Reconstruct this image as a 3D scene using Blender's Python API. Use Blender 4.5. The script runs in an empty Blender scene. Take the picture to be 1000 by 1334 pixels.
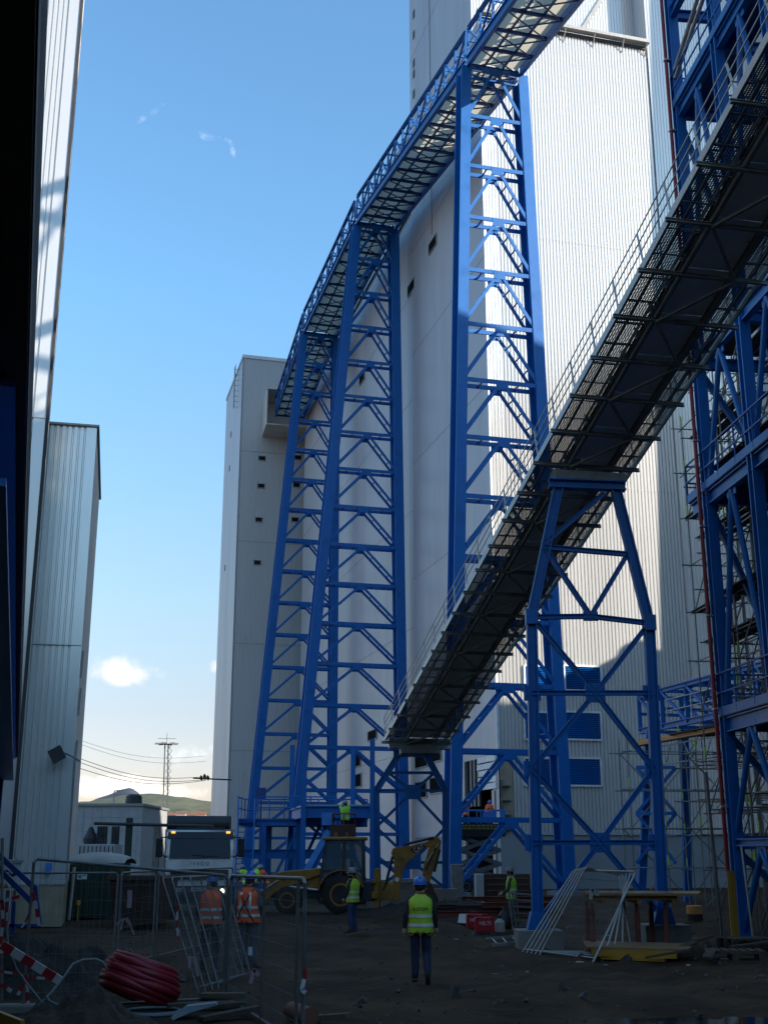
import bpy, bmesh, math, random
from mathutils import Vector, Matrix, noise
R = math.radians
random.seed(7)
scene = bpy.context.scene
col = scene.collection
# ------------------------------------------------------------ camera model (photograph is 1000 x 1334)
F = 1550.0; PITCH = R(16.0); CP = math.cos(PITCH); SP = math.sin(PITCH); EYE = 2.2
def ray(u, v):
    r = (u - 500) / F; t = (667 - v) / F
    return Vector((r, CP - t * SP, SP + t * CP))
def at(u, v, D):
    d = ray(u, v); k = D / d.y
    return Vector((d.x * k, D, EYE + d.z * k))
def gnd(u, v, z=0.0):
    d = ray(u, v); k = (z - EYE) / d.z
    return Vector((d.x * k, d.y * k, z))
def hit(u, v, p0, n):
    d = ray(u, v); o = Vector((0, 0, EYE)); k = (p0 - o).dot(n) / d.dot(n)
    return o + d * k
def proj(p):
    q = p - Vector((0, 0, EYE)); w = q.y * CP + q.z * SP
    return 500 + F * q.x / w, 667 - F * (q.z * CP - q.y * SP) / w
def solve_u(p0, d, u):
    lo, hi = -80.0, 80.0
    for _ in range(60):
        m = (lo + hi) / 2
        if proj(p0 + d * m)[0] < u: lo = m
        else: hi = m
    return p0 + d * lo
def V(*a): return Vector(a)
Z = V(0, 0, 1)
TH = R(15); E1 = V(math.cos(TH), math.sin(TH), 0); E2 = V(-math.sin(TH), math.cos(TH), 0)
NF = -E2   # outward normal of the facades that face the camera
# ------------------------------------------------------------ materials
MAT = {}
def mat(name, c, rough=0.6, metal=0.0, var=0.15, scale=3.0, bump=0.0, bscale=30.0, dirt=None, dscale=0.6, coat=0.0, stretch=None, spec=0.5, rvar=.12):
    m = bpy.data.materials.new(name); m.use_nodes = True
    nt = m.node_tree; b = nt.nodes['Principled BSDF']; L = nt.links.new
    tc = nt.nodes.new('ShaderNodeTexCoord'); src = tc.outputs['Object']
    if stretch:
        mp = nt.nodes.new('ShaderNodeMapping'); mp.inputs['Scale'].default_value = stretch
        L(src, mp.inputs['Vector']); src = mp.outputs['Vector']
    n = nt.nodes.new('ShaderNodeTexNoise'); n.inputs['Scale'].default_value = scale; n.inputs['Detail'].default_value = 5
    L(src, n.inputs['Vector'])
    mr = nt.nodes.new('ShaderNodeMapRange'); mr.inputs['From Min'].default_value = .3; mr.inputs['From Max'].default_value = .7
    mr.inputs['To Min'].default_value = 1 - var; mr.inputs['To Max'].default_value = 1 + var
    L(n.outputs['Fac'], mr.inputs['Value'])
    mx = nt.nodes.new('ShaderNodeVectorMath'); mx.operation = 'SCALE'
    mx.inputs[0].default_value = c; L(mr.outputs['Result'], mx.inputs['Scale'])
    out = mx.outputs['Vector']
    if dirt:
        n2 = nt.nodes.new('ShaderNodeTexNoise'); n2.inputs['Scale'].default_value = dscale; n2.inputs['Detail'].default_value = 7
        n2.inputs['Roughness'].default_value = .65; L(src, n2.inputs['Vector'])
        r2 = nt.nodes.new('ShaderNodeMapRange'); r2.inputs['From Min'].default_value = .48; r2.inputs['From Max'].default_value = .72
        r2.inputs['To Max'].default_value = dirt[3]; L(n2.outputs['Fac'], r2.inputs['Value'])
        mm = nt.nodes.new('ShaderNodeMix'); mm.data_type = 'RGBA'
        L(r2.outputs['Result'], mm.inputs['Factor']); L(out, mm.inputs['A']); mm.inputs['B'].default_value = (*dirt[:3], 1)
        out = mm.outputs['Result']
    L(out, b.inputs['Base Color'])
    b.inputs['Roughness'].default_value = rough; b.inputs['Metallic'].default_value = metal
    b.inputs['Coat Weight'].default_value = coat; b.inputs['Specular IOR Level'].default_value = spec
    rv = nt.nodes.new('ShaderNodeMapRange'); rv.inputs['To Min'].default_value = max(0, rough - rvar); rv.inputs['To Max'].default_value = min(1, rough + rvar)
    L(n.outputs['Fac'], rv.inputs['Value']); L(rv.outputs['Result'], b.inputs['Roughness'])
    if bump:
        n3 = nt.nodes.new('ShaderNodeTexNoise'); n3.inputs['Scale'].default_value = bscale; n3.inputs['Detail'].default_value = 6
        L(src, n3.inputs['Vector']); bp = nt.nodes.new('ShaderNodeBump'); bp.inputs['Strength'].default_value = bump
        bp.inputs['Distance'].default_value = .05; L(n3.outputs['Fac'], bp.inputs['Height']); L(bp.outputs['Normal'], b.inputs['Normal'])
    MAT[name] = m
    return m
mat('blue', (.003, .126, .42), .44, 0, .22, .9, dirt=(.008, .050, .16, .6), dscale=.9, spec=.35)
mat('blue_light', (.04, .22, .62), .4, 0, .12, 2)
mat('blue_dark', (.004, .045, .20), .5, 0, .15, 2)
mat('clad', (.67, .655, .63), .20, .35, .04, .35, dirt=(.50, .49, .46, .35), dscale=.25, stretch=(1, 1, .12), rvar=.02)
mat('clad_smooth', (.54, .50, .505), .45, .1, .07, .3, dirt=(.36, .335, .33, .65), dscale=.22, stretch=(1, 1, .15))
mat('clad_tower', (.55, .54, .52), .5, .1, .05, .4, dirt=(.40, .39, .37, .5), dscale=.2, stretch=(1, 1, .12))
mat('clad_teal', (.74, .78, .77), .25, .5, .06, .5, dirt=(.32, .33, .31, .45), dscale=.35, stretch=(1, 1, .1))
mat('clad_beige', (.70, .63, .55), .6, 0, .08, .6)
mat('trim', (.30, .30, .29), .5, .2)
mat('trim_white', (.72, .73, .73), .45, .1)
mat('roof_dark', (.06, .06, .065), .8)
mat('clad_dark', (.085, .085, .09), .6, 0, .15, .5, dirt=(.05, .048, .045, .5), dscale=.3)
mat('clad_mid', (.30, .30, .30), .55, 0, .12, .5, dirt=(.2, .195, .185, .5), dscale=.3)
mat('matt_black', (.008, .008, .009), .95, spec=.08)
mat('concrete', (.22, .21, .19), .85, 0, .15, 1.5, .25, 18, dirt=(.14, .13, .115, .6), dscale=.7)
mat('conc_pale', (.30, .315, .32), .8, 0, .1, .8, .1, 12, dirt=(.24, .235, .22, .5), dscale=.4, stretch=(1, 1, .4))
mat('beige', (.36, .30, .21), .75, 0, .15, 2, dirt=(.2, .17, .12, .4))
mat('steel', (.33, .35, .34), .45, .5, .15, 4, dirt=(.16, .15, .12, .4), dscale=3)
mat('galv', (.20, .205, .20), .5, .5, .2, 6, dirt=(.07, .06, .05, .4), dscale=2)
mat('galv_bright', (.36, .375, .375), .4, .5, .15, 6)
mat('grate_steel', (.25, .26, .245), .6, .3, .2, 3, dirt=(.055, .05, .045, .6), dscale=1.2)
mat('pan', (.76, .78, .74), .6, 0, .08, 1.2, dirt=(.55, .55, .50, .5), dscale=.8)
mat('sheet', (.17, .18, .18), .5, .3, .25, .7, dirt=(.07, .065, .06, .6), dscale=.7)
mat('black', (.012, .012, .013), .6)
mat('dark', (.028, .029, .032), .6, 0, .2, 2)
mat('dark_hole', (.006, .006, .007), .9)
mat('rubber', (.017, .017, .017), .85, 0, .2, 5, .2, 30, dirt=(.06, .05, .04, .6), dscale=4)
mat('yellow', (.30, .145, .014), .45, 0, .15, 3, dirt=(.10, .065, .03, .8), dscale=1.6)
mat('yellow_bright', (.36, .20, .02), .5, 0, .1, 3, dirt=(.25, .16, .05, .5), dscale=2)
mat('white_paint', (.80, .80, .78), .35, 0, .05, 2, dirt=(.36, .33, .29, .5), dscale=1.2, coat=.2)
mat('offwhite', (.40, .38, .34), .75, 0, .12, 2, .3, 8)
mat('red', (.42, .012, .018), .45, 0, .12, 3)
mat('red_pipe', (.24, .008, .014), .4, 0, .12, 1)
mat('coil', (.27, .007, .016), .5, 0, .15, 5, dirt=(.12, .02, .015, .5), dscale=3)
mat('green_dark', (.005, .034, .020), .5, 0, .15, 2, dirt=(.02, .03, .02, .5))
mat('green', (.03, .22, .10), .5)
mat('rust', (.060, .030, .022), .85, 0, .3, 3, .2, 20)
mat('rust_red', (.17, .045, .03), .8, 0, .25, 3)
mat('rubble_stone', (.07, .063, .055), .9, 0, .4, 5)
mat('wood', (.14, .10, .06), .8, 0, .25, 4, .25, 30, stretch=(1, 6, 6))
mat('wood_dark', (.075, .058, .042), .9, 0, .3, 4, .3, 30, stretch=(1, 6, 6))
mat('ply', (.20, .135, .065), .65, 0, .15, 2, dirt=(.2, .14, .07, .5), dscale=1.5)
mat('ply_orange', (.55, .25, .06), .6, 0, .15, 2)
mat('terracotta', (.20, .08, .045), .75)
mat('hivis', (.40, .60, .03), .6, 0, .1, 5, .3, 9)
mat('hivis_green', (.30, .68, .03), .6, 0, .1, 5, .3, 9)
mat('orange', (.90, .12, .02), .6, 0, .1, 5, .3, 9)
mat('band', (.78, .77, .72), .35, .2, .06, 10)
mat('jacket', (.022, .024, .032), .85, 0, .3, 8, .4, 12)
mat('brown_cloth', (.085, .06, .042), .9, 0, .3, 8, .4, 12)
mat('grey_cloth', (.09, .095, .11), .9, 0, .25, 8, .4, 12)
mat('navy', (.020, .026, .065), .85, 0, .25, 8, .4, 10)
mat('jeans', (.035, .055, .13), .85, 0, .25, 8, .4, 10)
mat('skin', (.45, .24, .16), .55, 0, .06, 6)
mat('boot', (.06, .042, .03), .8)
mat('hair', (.03, .02, .013), .8)
mat('helmet_blue', (.03, .16, .55), .3, 0, .05, 3, coat=.3)
mat('helmet_grey', (.20, .24, .25), .35, 0, .08, 3)
mat('pale_sheet', (.38, .385, .38), .6, 0, .1, 2)
mat('hoop', (.12, .155, .17), .5, 0, .1, 3)
mat('pale_hose', (.20, .23, .22), .5)
mat('plastic_film', (.34, .33, .31), .3)
mat('paper', (.65, .66, .66), .6, 0, .04)
mat('ink_purple', (.05, .03, .08), .6)
mat('ink_black', (.01, .01, .01), .6)
mat('pink_tape', (.42, .27, .27), .5, 0, .1, 5)
mat('pane_dark', (.008, .012, .016), .10, 0, 0, 1, spec=.3)
mat('hazy_rock', (.045, .052, .068), .95, 0, .15, .004)  # blue-grey tone stands in for haze over the far peak
def glass_mat(name, c, alpha):
    m = bpy.data.materials.new(name); m.use_nodes = True; nt = m.node_tree; b = nt.nodes['Principled BSDF']
    b.inputs['Base Color'].default_value = (*c, 1); b.inputs['Roughness'].default_value = .06
    b.inputs['Alpha'].default_value = alpha; MAT[name] = m
glass_mat('glass', (.10, .16, .19), .62)
def emit(name, c, s):
    m = bpy.data.materials.new(name); m.use_nodes = True; b = m.node_tree.nodes['Principled BSDF']
    b.inputs['Base Color'].default_value = (*c, 1); b.inputs['Emission Color'].default_value = (*c, 1); b.inputs['Emission Strength'].default_value = s; MAT[name] = m
emit('lamp_on', (1, .86, .6), 4.0); emit('lamp_amber', (1, .30, .05), 1.6); emit('lamp_dim', (1, .8, .5), 2.0)
def stripe_mat(name, c1, c2, period, axis=0, ratio=.5, rough=.5):
    m = bpy.data.materials.new(name); m.use_nodes = True; nt = m.node_tree; b = nt.nodes['Principled BSDF']; L = nt.links.new
    tc = nt.nodes.new('ShaderNodeTexCoord'); sx = nt.nodes.new('ShaderNodeSeparateXYZ'); L(tc.outputs['UV'], sx.inputs[0])
    a = nt.nodes.new('ShaderNodeMath'); a.operation = 'DIVIDE'; L(sx.outputs[axis], a.inputs[0]); a.inputs[1].default_value = period
    f = nt.nodes.new('ShaderNodeMath'); f.operation = 'FRACT'; L(a.outputs[0], f.inputs[0])
    g = nt.nodes.new('ShaderNodeMath'); g.operation = 'GREATER_THAN'; L(f.outputs[0], g.inputs[0]); g.inputs[1].default_value = ratio
    mm = nt.nodes.new('ShaderNodeMix'); mm.data_type = 'RGBA'; L(g.outputs[0], mm.inputs['Factor'])
    mm.inputs['A'].default_value = (*c1, 1); mm.inputs['B'].default_value = (*c2, 1); L(mm.outputs['Result'], b.inputs['Base Color'])
    b.inputs['Roughness'].default_value = rough; MAT[name] = m
stripe_mat('red_white', (.32, .014, .02), (.50, .48, .47), .30)
stripe_mat('tape_rw', (.34, .02, .03), (.48, .44, .43), .24)
# gratings: a real lattice of open cells in the sheet
def grating_mat(name, c, cell, bar):
    m = bpy.data.materials.new(name); m.use_nodes = True; nt = m.node_tree; L = nt.links.new
    b = nt.nodes['Principled BSDF']; b.inputs['Base Color'].default_value = (*c, 1); b.inputs['Roughness'].default_value = .55; b.inputs['Metallic'].default_value = .3
    tc = nt.nodes.new('ShaderNodeTexCoord'); sx = nt.nodes.new('ShaderNodeSeparateXYZ'); L(tc.outputs['UV'], sx.inputs[0])
    gs = []
    for k, ce in ((0, cell[0]), (1, cell[1])):
        a = nt.nodes.new('ShaderNodeMath'); a.operation = 'DIVIDE'; L(sx.outputs[k], a.inputs[0]); a.inputs[1].default_value = ce
        f = nt.nodes.new('ShaderNodeMath'); f.operation = 'FRACT'; L(a.outputs[0], f.inputs[0])
        g = nt.nodes.new('ShaderNodeMath'); g.operation = 'LESS_THAN'; L(f.outputs[0], g.inputs[0]); g.inputs[1].default_value = bar[k]; gs.append(g)
    mx = nt.nodes.new('ShaderNodeMath'); mx.operation = 'MAXIMUM'; L(gs[0].outputs[0], mx.inputs[0]); L(gs[1].outputs[0], mx.inputs[1])
    L(mx.outputs[0], b.inputs['Alpha']); MAT[name] = m
grating_mat('grating', (.12, .13, .13), (.06, .075), (.62, .6))
# translucent corrugated floor sheets of the high gallery
m = bpy.data.materials.new('translucent'); m.use_nodes = True; nt = m.node_tree; b = nt.nodes['Principled BSDF']
tl = nt.nodes.new('ShaderNodeBsdfTranslucent'); tl.inputs['Color'].default_value = (.62, .56, .42, 1)
b.inputs['Base Color'].default_value = (.26, .25, .21, 1); b.inputs['Roughness'].default_value = .6
ms = nt.nodes.new('ShaderNodeMixShader'); ms.inputs[0].default_value = .62
nt.links.new(b.outputs[0], ms.inputs[1]); nt.links.new(tl.outputs[0], ms.inputs[2]); nt.links.new(ms.outputs[0], nt.nodes['Material Output'].inputs['Surface'])
MAT['translucent'] = m
# ------------------------------------------------------------ mesh builder
BASE = {}
UNIT = 1.0   # section scale of the members being built
class MB:
    def __init__(s): s.v = []; s.f = []; s.uv = {}; s.mi = {}; s.cur = 0; s.k = UNIT
    def add(s, vs, fs):
        o = len(s.v); s.v += [Vector(x) for x in vs]
        for f in fs:
            if s.cur: s.mi[len(s.f)] = s.cur
            s.f.append(tuple(i + o for i in f))
        return s
    def hexa(s, q):   # 8 corners: bottom loop, top loop
        return s.add(q, [(3, 2, 1, 0), (4, 5, 6, 7), (0, 1, 5, 4), (1, 2, 6, 5), (2, 3, 7, 6), (3, 0, 4, 7)])
    def box(s, x0, x1, y0, y1, z0, z1):
        return s.hexa([(x0, y0, z0), (x1, y0, z0), (x1, y1, z0), (x0, y1, z0), (x0, y0, z1), (x1, y0, z1), (x1, y1, z1), (x0, y1, z1)])
    def obox(s, c, ax, ay, az):   # centre and half-axes
        c = Vector(c)
        return s.hexa([c - ax - ay - az, c + ax - ay - az, c + ax + ay - az, c - ax + ay - az, c - ax - ay + az, c + ax - ay + az, c + ax + ay + az, c - ax + ay + az])
    def beam(s, p0, p1, w, h, up=Z):  # w across, h along up
        p0 = Vector(p0); p1 = Vector(p1); d = (p1 - p0)
        if d.length < 1e-6: return s
        d.normalize(); up = Vector(up)
        sd = d.cross(up)
        if sd.length < 1e-3: sd = d.cross(V(0, 1, 0))
        sd.normalize(); u2 = sd.cross(d).normalized()
        a = sd * w * s.k / 2; b = u2 * h * s.k / 2
        return s.hexa([p0 - a - b, p0 + a - b, p0 + a + b, p0 - a + b, p1 - a - b, p1 + a - b, p1 + a + b, p1 - a + b])
    def hsec(s, p0, p1, w, d, dep, tf=.04, tw=.03):  # I/H section, flanges d apart along dep
        p0 = Vector(p0); p1 = Vector(p1); ax = (p1 - p0).normalized(); dep = Vector(dep); dep = (dep - ax * dep.dot(ax)).normalized()
        for k in (-1, 1):
            o = dep * (k * s.k * (d / 2 - tf / 2)); s.beam(p0 + o, p1 + o, w, tf, dep)
        s.beam(p0, p1, tw, d - 2 * tf, dep)
        return s
    def tube(s, p0, p1, r, n=8, r2=None):
        p0 = Vector(p0); p1 = Vector(p1); d = (p1 - p0)
        if d.length < 1e-6: return s
        d.normalize(); a = d.orthogonal().normalized(); b = d.cross(a); r2 = r if r2 is None else r2; r = r * s.k; r2 = r2 * s.k
        vs = []
        for k in range(n):
            t = 2 * math.pi * k / n; o = a * math.cos(t) + b * math.sin(t); vs.append(p0 + o * r)
        for k in range(n):
            t = 2 * math.pi * k / n; o = a * math.cos(t) + b * math.sin(t); vs.append(p1 + o * r2)
        fs = [(k, (k + 1) % n, n + (k + 1) % n, n + k) for k in range(n)] + [tuple(range(n - 1, -1, -1)), tuple(range(n, 2 * n))]
        return s.add(vs, fs)
    def path(s, pts, r, n=6, closed=False):
        pts = [Vector(p) for p in pts]; N = len(pts); vs = []; a = None
        rr = r if isinstance(r, (list, tuple)) else [r] * N
        for i, p in enumerate(pts):
            q0 = pts[i - 1] if (i or closed) else p; q1 = pts[(i + 1) % N] if (i < N - 1 or closed) else p
            d = (q1 - q0).normalized()
            a = d.orthogonal() if a is None else a - d * a.dot(d)
            if a.length < 1e-5: a = d.orthogonal()
            a = a.normalized(); b = d.cross(a)
            for k in range(n):
                t = 2 * math.pi * k / n; vs.append(p + (a * math.cos(t) + b * math.sin(t)) * rr[i])
        fs = []
        for i in range(N if closed else N - 1):
            j = (i + 1) % N
            fs += [(i * n + k, i * n + (k + 1) % n, j * n + (k + 1) % n, j * n + k) for k in range(n)]
        if not closed: fs += [tuple(range(n - 1, -1, -1)), tuple((N - 1) * n + k for k in range(n))]
        return s.add(vs, fs)
    def lathe(s, c, axis, prof, n=20):  # prof: (distance along axis, radius)
        c = Vector(c); axis = Vector(axis).normalized(); a = axis.orthogonal().normalized(); b = axis.cross(a); vs = []
        for (h, r) in prof:
            for k in range(n):
                t = 2 * math.pi * k / n; vs.append(c + axis * h + (a * math.cos(t) + b * math.sin(t)) * max(r, 1e-4))
        m_ = len(prof)
        fs = [(i * n + k, i * n + (k + 1) % n, (i + 1) * n + (k + 1) % n, (i + 1) * n + k) for i in range(m_ - 1) for k in range(n)]
        fs += [tuple(range(n - 1, -1, -1)), tuple((m_ - 1) * n + k for k in range(n))]
        return s.add(vs, fs)
    def prism(s, pts, ext):
        pts = [Vector(p) for p in pts]; ext = Vector(ext); n = len(pts)
        return s.add(pts + [p + ext for p in pts], [tuple(range(n - 1, -1, -1)), tuple(range(n, 2 * n))] + [(i, (i + 1) % n, n + (i + 1) % n, n + i) for i in range(n)])
    def quad(s, a, b, c, d, uv=None):
        s.add([a, b, c, d], [(0, 1, 2, 3)])
        if uv: s.uv[len(s.f) - 1] = uv
        return s
    def sheet(s, a, b, c, d, t, n):   # thick sheet
        n = Vector(n).normalized() * t; a, b, c, d = map(Vector, (a, b, c, d))
        return s.hexa([a, b, c, d, a + n, b + n, c + n, d + n])
    def corr(s, p0, p1, z0, z1, n, pitch=.25, depth=.045):
        p0 = Vector(p0); p1 = Vector(p1); d = p1 - p0; Lg = d.length; d.normalize(); k = max(1, round(Lg / pitch)); pt = Lg / k
        prof = []
        for i in range(k):
            for (f, o) in ((0, 0), (.60, 0), (.70, -1), (.88, -1)):
                prof.append(p0 + d * ((i + f) * pt) + Vector(n) * (o * depth))
        prof.append(p1)
        vs = [V(q.x, q.y, z0) for q in prof] + [V(q.x, q.y, z1) for q in prof]; m_ = len(prof)
        return s.add(vs, [(i, i + 1, m_ + i + 1, m_ + i) for i in range(m_ - 1)])
    def build(s, name, m, parent=None, smooth=False, off=None, bevel=0):
        me = bpy.data.meshes.new(name)
        base = BASE.get(parent.name, V(0, 0, 0)) if parent else V(0, 0, 0)
        if off is not None: base = off
        me.from_pydata([tuple(p - base) for p in s.v], [], s.f)
        ms_ = m if isinstance(m, (list, tuple)) else [m]
        for x in ms_: me.materials.append(MAT[x])
        for i, k in s.mi.items(): me.polygons[i].material_index = k
        if s.uv:
            ul = me.uv_layers.new(name='UVMap')
            for fi, uv in s.uv.items():
                for li, t in zip(me.polygons[fi].loop_indices, uv): ul.data[li].uv = t
        if smooth:
            for p in me.polygons: p.use_smooth = True
            if smooth == 'auto':
                me.set_sharp_from_angle(angle=R(40))
        o = bpy.data.objects.new(name, me); col.objects.link(o)
        if parent: o.parent = parent; BASE[o.name] = base
        if bevel:
            bv = o.modifiers.new('bevel', 'BEVEL'); bv.width = bevel; bv.segments = 2; bv.limit_method = 'ANGLE'
        return o
def tag(o, label=None, cat=None, group=None, kind=None):
    if label: o['label'] = label
    if cat: o['category'] = cat
    if group: o['group'] = group
    if kind: o['kind'] = kind
    return o
def thing(name, label, cat, loc=(0, 0, 0), rz=0.0, group=None, local=False):
    o = bpy.data.objects.new(name, None); col.objects.link(o); o.location = loc; o.rotation_euler = (0, 0, rz); o.empty_display_size = .2
    BASE[o.name] = V(0, 0, 0) if local else Vector(loc)
    return tag(o, label, cat, group)
def copy_tree(o, parent=None):
    c = o.copy(); col.objects.link(c)
    if parent: c.parent = parent
    for ch in [x for x in o.children]: copy_tree(ch, c)
    return c
def text(name, s, size, m, parent, mtx, ext=.003):
    cu = bpy.data.curves.new(name, 'FONT'); cu.body = s; cu.size = size; cu.extrude = ext; cu.align_x = 'CENTER'; cu.align_y = 'CENTER'
    t = bpy.data.objects.new(name, cu); col.objects.link(t); bpy.context.view_layer.update()
    me = bpy.data.meshes.new_from_object(t.evaluated_get(bpy.context.evaluated_depsgraph_get()))
    bpy.data.objects.remove(t)
    me.materials.clear(); me.materials.append(MAT[m]); o = bpy.data.objects.new(name, me); col.objects.link(o)
    o.parent = parent; o.matrix_local = mtx
    return o
def frame_mtx(p, xdir, ydir):
    x = Vector(xdir).normalized(); y = Vector(ydir); y = (y - x * y.dot(x)).normalized(); z = x.cross(y)
    return Matrix(((x.x, y.x, z.x, p[0]), (x.y, y.y, z.y, p[1]), (x.z, y.z, z.z, p[2]), (0, 0, 0, 1)))
def rails(mb, pts, h=1.1, r=.024, spacing=1.5, levels=(1.0, .52), up=Z, n=5):
    pts = [Vector(p) for p in pts]
    for a, b in zip(pts, pts[1:]):
        k = max(1, round((b - a).length / spacing))
        for i in range(k + 1):
            q = a.lerp(b, i / k); mb.tube(q, q + Vector(up) * h, r, n)
        for l in levels: mb.tube(a + Vector(up) * h * l, b + Vector(up) * h * l, r, n)
    return mb
# ============================================================ camera, sun, sky
cam = bpy.data.cameras.new('camera'); co = bpy.data.objects.new('camera', cam); col.objects.link(co)
co.location = (0, 0, EYE); co.rotation_euler = (R(90) + PITCH, 0, 0)
cam.sensor_fit = 'HORIZONTAL'; cam.sensor_width = 36; cam.lens = 36 * F / 1000; cam.clip_start = .05; cam.clip_end = 12000
scene.camera = co
SA, SE = R(65), R(25)   # sun: to the right of behind, elevation
SUN = V(math.sin(SA) * math.cos(SE), -math.cos(SA) * math.cos(SE), math.sin(SE))
sl = bpy.data.lights.new('sun', 'SUN'); sl.energy = 4.9; sl.angle = R(.5); sl.color = (1, .93, .83)
so = bpy.data.objects.new('sun', sl); col.objects.link(so); so.rotation_euler = (-SUN).to_track_quat('-Z', 'Y').to_euler(); so.location = (60, -60, 90)
w = bpy.data.worlds.new('World'); scene.world = w; w.use_nodes = True
nt = w.node_tree; L = nt.links.new; bg = nt.nodes['Background']; bg.inputs['Strength'].default_value = .15
sky = nt.nodes.new('ShaderNodeTexSky'); sky.sky_type = 'NISHITA'; sky.sun_disc = False
sky.sun_elevation = SE; sky.sun_rotation = math.atan2(SUN.x, SUN.y); sky.altitude = 150; sky.air_density = 1.15; sky.dust_density = .6; sky.ozone_density = 1.6
tc = nt.nodes.new('ShaderNodeTexCoord')
def vm(op, a, b=None):
    n = nt.nodes.new('ShaderNodeVectorMath'); n.operation = op
    if isinstance(a, Vector): n.inputs[0].default_value = a
    else: L(a, n.inputs[0])
    if b is not None:
        if isinstance(b, Vector): n.inputs[1].default_value = b
        else: L(b, n.inputs[1])
    return n
def mt(op, a, b=None, c=None):
    n = nt.nodes.new('ShaderNodeMath'); n.operation = op
    for i, x in enumerate((a, b, c)):
        if x is None: continue
        if isinstance(x, (int, float)): n.inputs[i].default_value = x
        else: L(x, n.inputs[i])
    return n.outputs[0]
tn = vm('MULTIPLY', sky.outputs['Color'], V(.76, 1.09, 1.22))
t2 = vm('MULTIPLY', sky.outputs['Color'], V(.68, .575, .50))
sep = nt.nodes.new('ShaderNodeSeparateXYZ'); L(tc.outputs['Generated'], sep.inputs[0])
cr = nt.nodes.new('ShaderNodeValToRGB'); L(sep.outputs[2], cr.inputs['Fac']); el = cr.color_ramp.elements   # colour balance of the clear sky by elevation
el[0].position = 0; el[0].color = (.29, .25, .315, 1); el[1].position = .44; el[1].color = (.38, .545, .61, 1)
for p_, c_ in ((.11, (.328, .29, .315)), (.20, (.375, .385, .375)), (.27, (.385, .44, .455))): e_ = el.new(p_); e_.color = (*c_, 1)
tn2 = vm('MULTIPLY', sky.outputs['Color'], cr.outputs['Color']); t3 = nt.nodes.new('ShaderNodeVectorMath'); t3.operation = 'SCALE'; L(tn2.outputs['Vector'], t3.inputs[0]); t3.inputs['Scale'].default_value = 2.0; cur = t3.outputs['Vector']
def cloud(cur, cdir, tilt, wd, ht, nscale, ns, thr, soft, colr, op, stretch=(1, 1, 1), flat=0):
    cdir = cdir.normalized(); rt = cdir.cross(Z).normalized(); up = rt.cross(cdir)
    r2 = rt * math.cos(tilt) + up * math.sin(tilt); u2 = up * math.cos(tilt) - rt * math.sin(tilt)
    x = mt('DIVIDE', vm('DOT_PRODUCT', tc.outputs['Generated'], r2).outputs['Value'], wd)
    y = mt('DIVIDE', mt('SUBTRACT', vm('DOT_PRODUCT', tc.outputs['Generated'], u2).outputs['Value'], 0), ht)
    if flat:  # flatter base
        y = mt('MULTIPLY', y, mt('ADD', 1.0, mt('MULTIPLY', mt('LESS_THAN', y, 0.0), flat)))
    d2 = mt('ADD', mt('MULTIPLY', x, x), mt('MULTIPLY', y, y))
    front = mt('GREATER_THAN', vm('DOT_PRODUCT', tc.outputs['Generated'], cdir).outputs['Value'], .5)
    mp = nt.nodes.new('ShaderNodeMapping'); mp.inputs['Scale'].default_value = stretch; L(tc.outputs['Generated'], mp.inputs['Vector'])
    nz = nt.nodes.new('ShaderNodeTexNoise'); nz.inputs['Scale'].default_value = nscale; nz.inputs['Detail'].default_value = 8; nz.inputs['Roughness'].default_value = .6
    L(mp.outputs[0], nz.inputs['Vector'])
    f = mt('ADD', mt('SUBTRACT', 1.0, d2), mt('MULTIPLY', mt('SUBTRACT', nz.outputs['Fac'], .5), ns))
    mr = nt.nodes.new('ShaderNodeMapRange'); mr.interpolation_type = 'SMOOTHSTEP'; mr.inputs['From Min'].default_value = thr; mr.inputs['From Max'].default_value = thr + soft
    mr.inputs['To Max'].default_value = op; L(mt('MULTIPLY', f, front), mr.inputs['Value'])
    mx = nt.nodes.new('ShaderNodeMix'); mx.data_type = 'RGBA'; L(mr.outputs[0], mx.inputs['Factor']); L(cur, mx.inputs['A']); mx.inputs['B'].default_value = (*colr, 1)
    return mx.outputs['Result']
CW = (5.0, 4.75, 4.45)
cur = cloud(cur, ray(158, 880), R(-6), .042, .019, 40, 2.6, .30, 1.1, CW, .9, flat=.7)
cur = cloud(cur, ray(290, 868), 0, .016, .008, 60, 2.2, .3, 1.0, CW, .6)
cur = cloud(cur, ray(250, 985), 0, .05, .02, 40, 2.6, .5, 1.0, (6.5, 6.6, 6.8), .5)
cur = cloud(cur, ray(165, 1026), 0, .075, .013, 30, 2.4, .3, .9, (8, 7.3, 6.6), .7)
cur = cloud(cur, ray(275, 178), R(-8), .030, .008, 55, 3.4, .75, 1.2, (6, 6.3, 6.8), .42)
cur = cloud(cur, ray(302, 192), R(-70), .014, .004, 70, 3.0, .6, 1.2, (6, 6.3, 6.8), .35)
cur = cloud(cur, ray(200, 145), R(42), .028, .0045, 60, 3.4, .6, 1.3, (6, 6.3, 6.8), .38)
L(cur, bg.inputs['Color'])
scene.view_settings.view_transform = 'Standard'; scene.view_settings.look = 'None'; scene.view_settings.exposure = 0.75; scene.view_settings.gamma = 1
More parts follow.
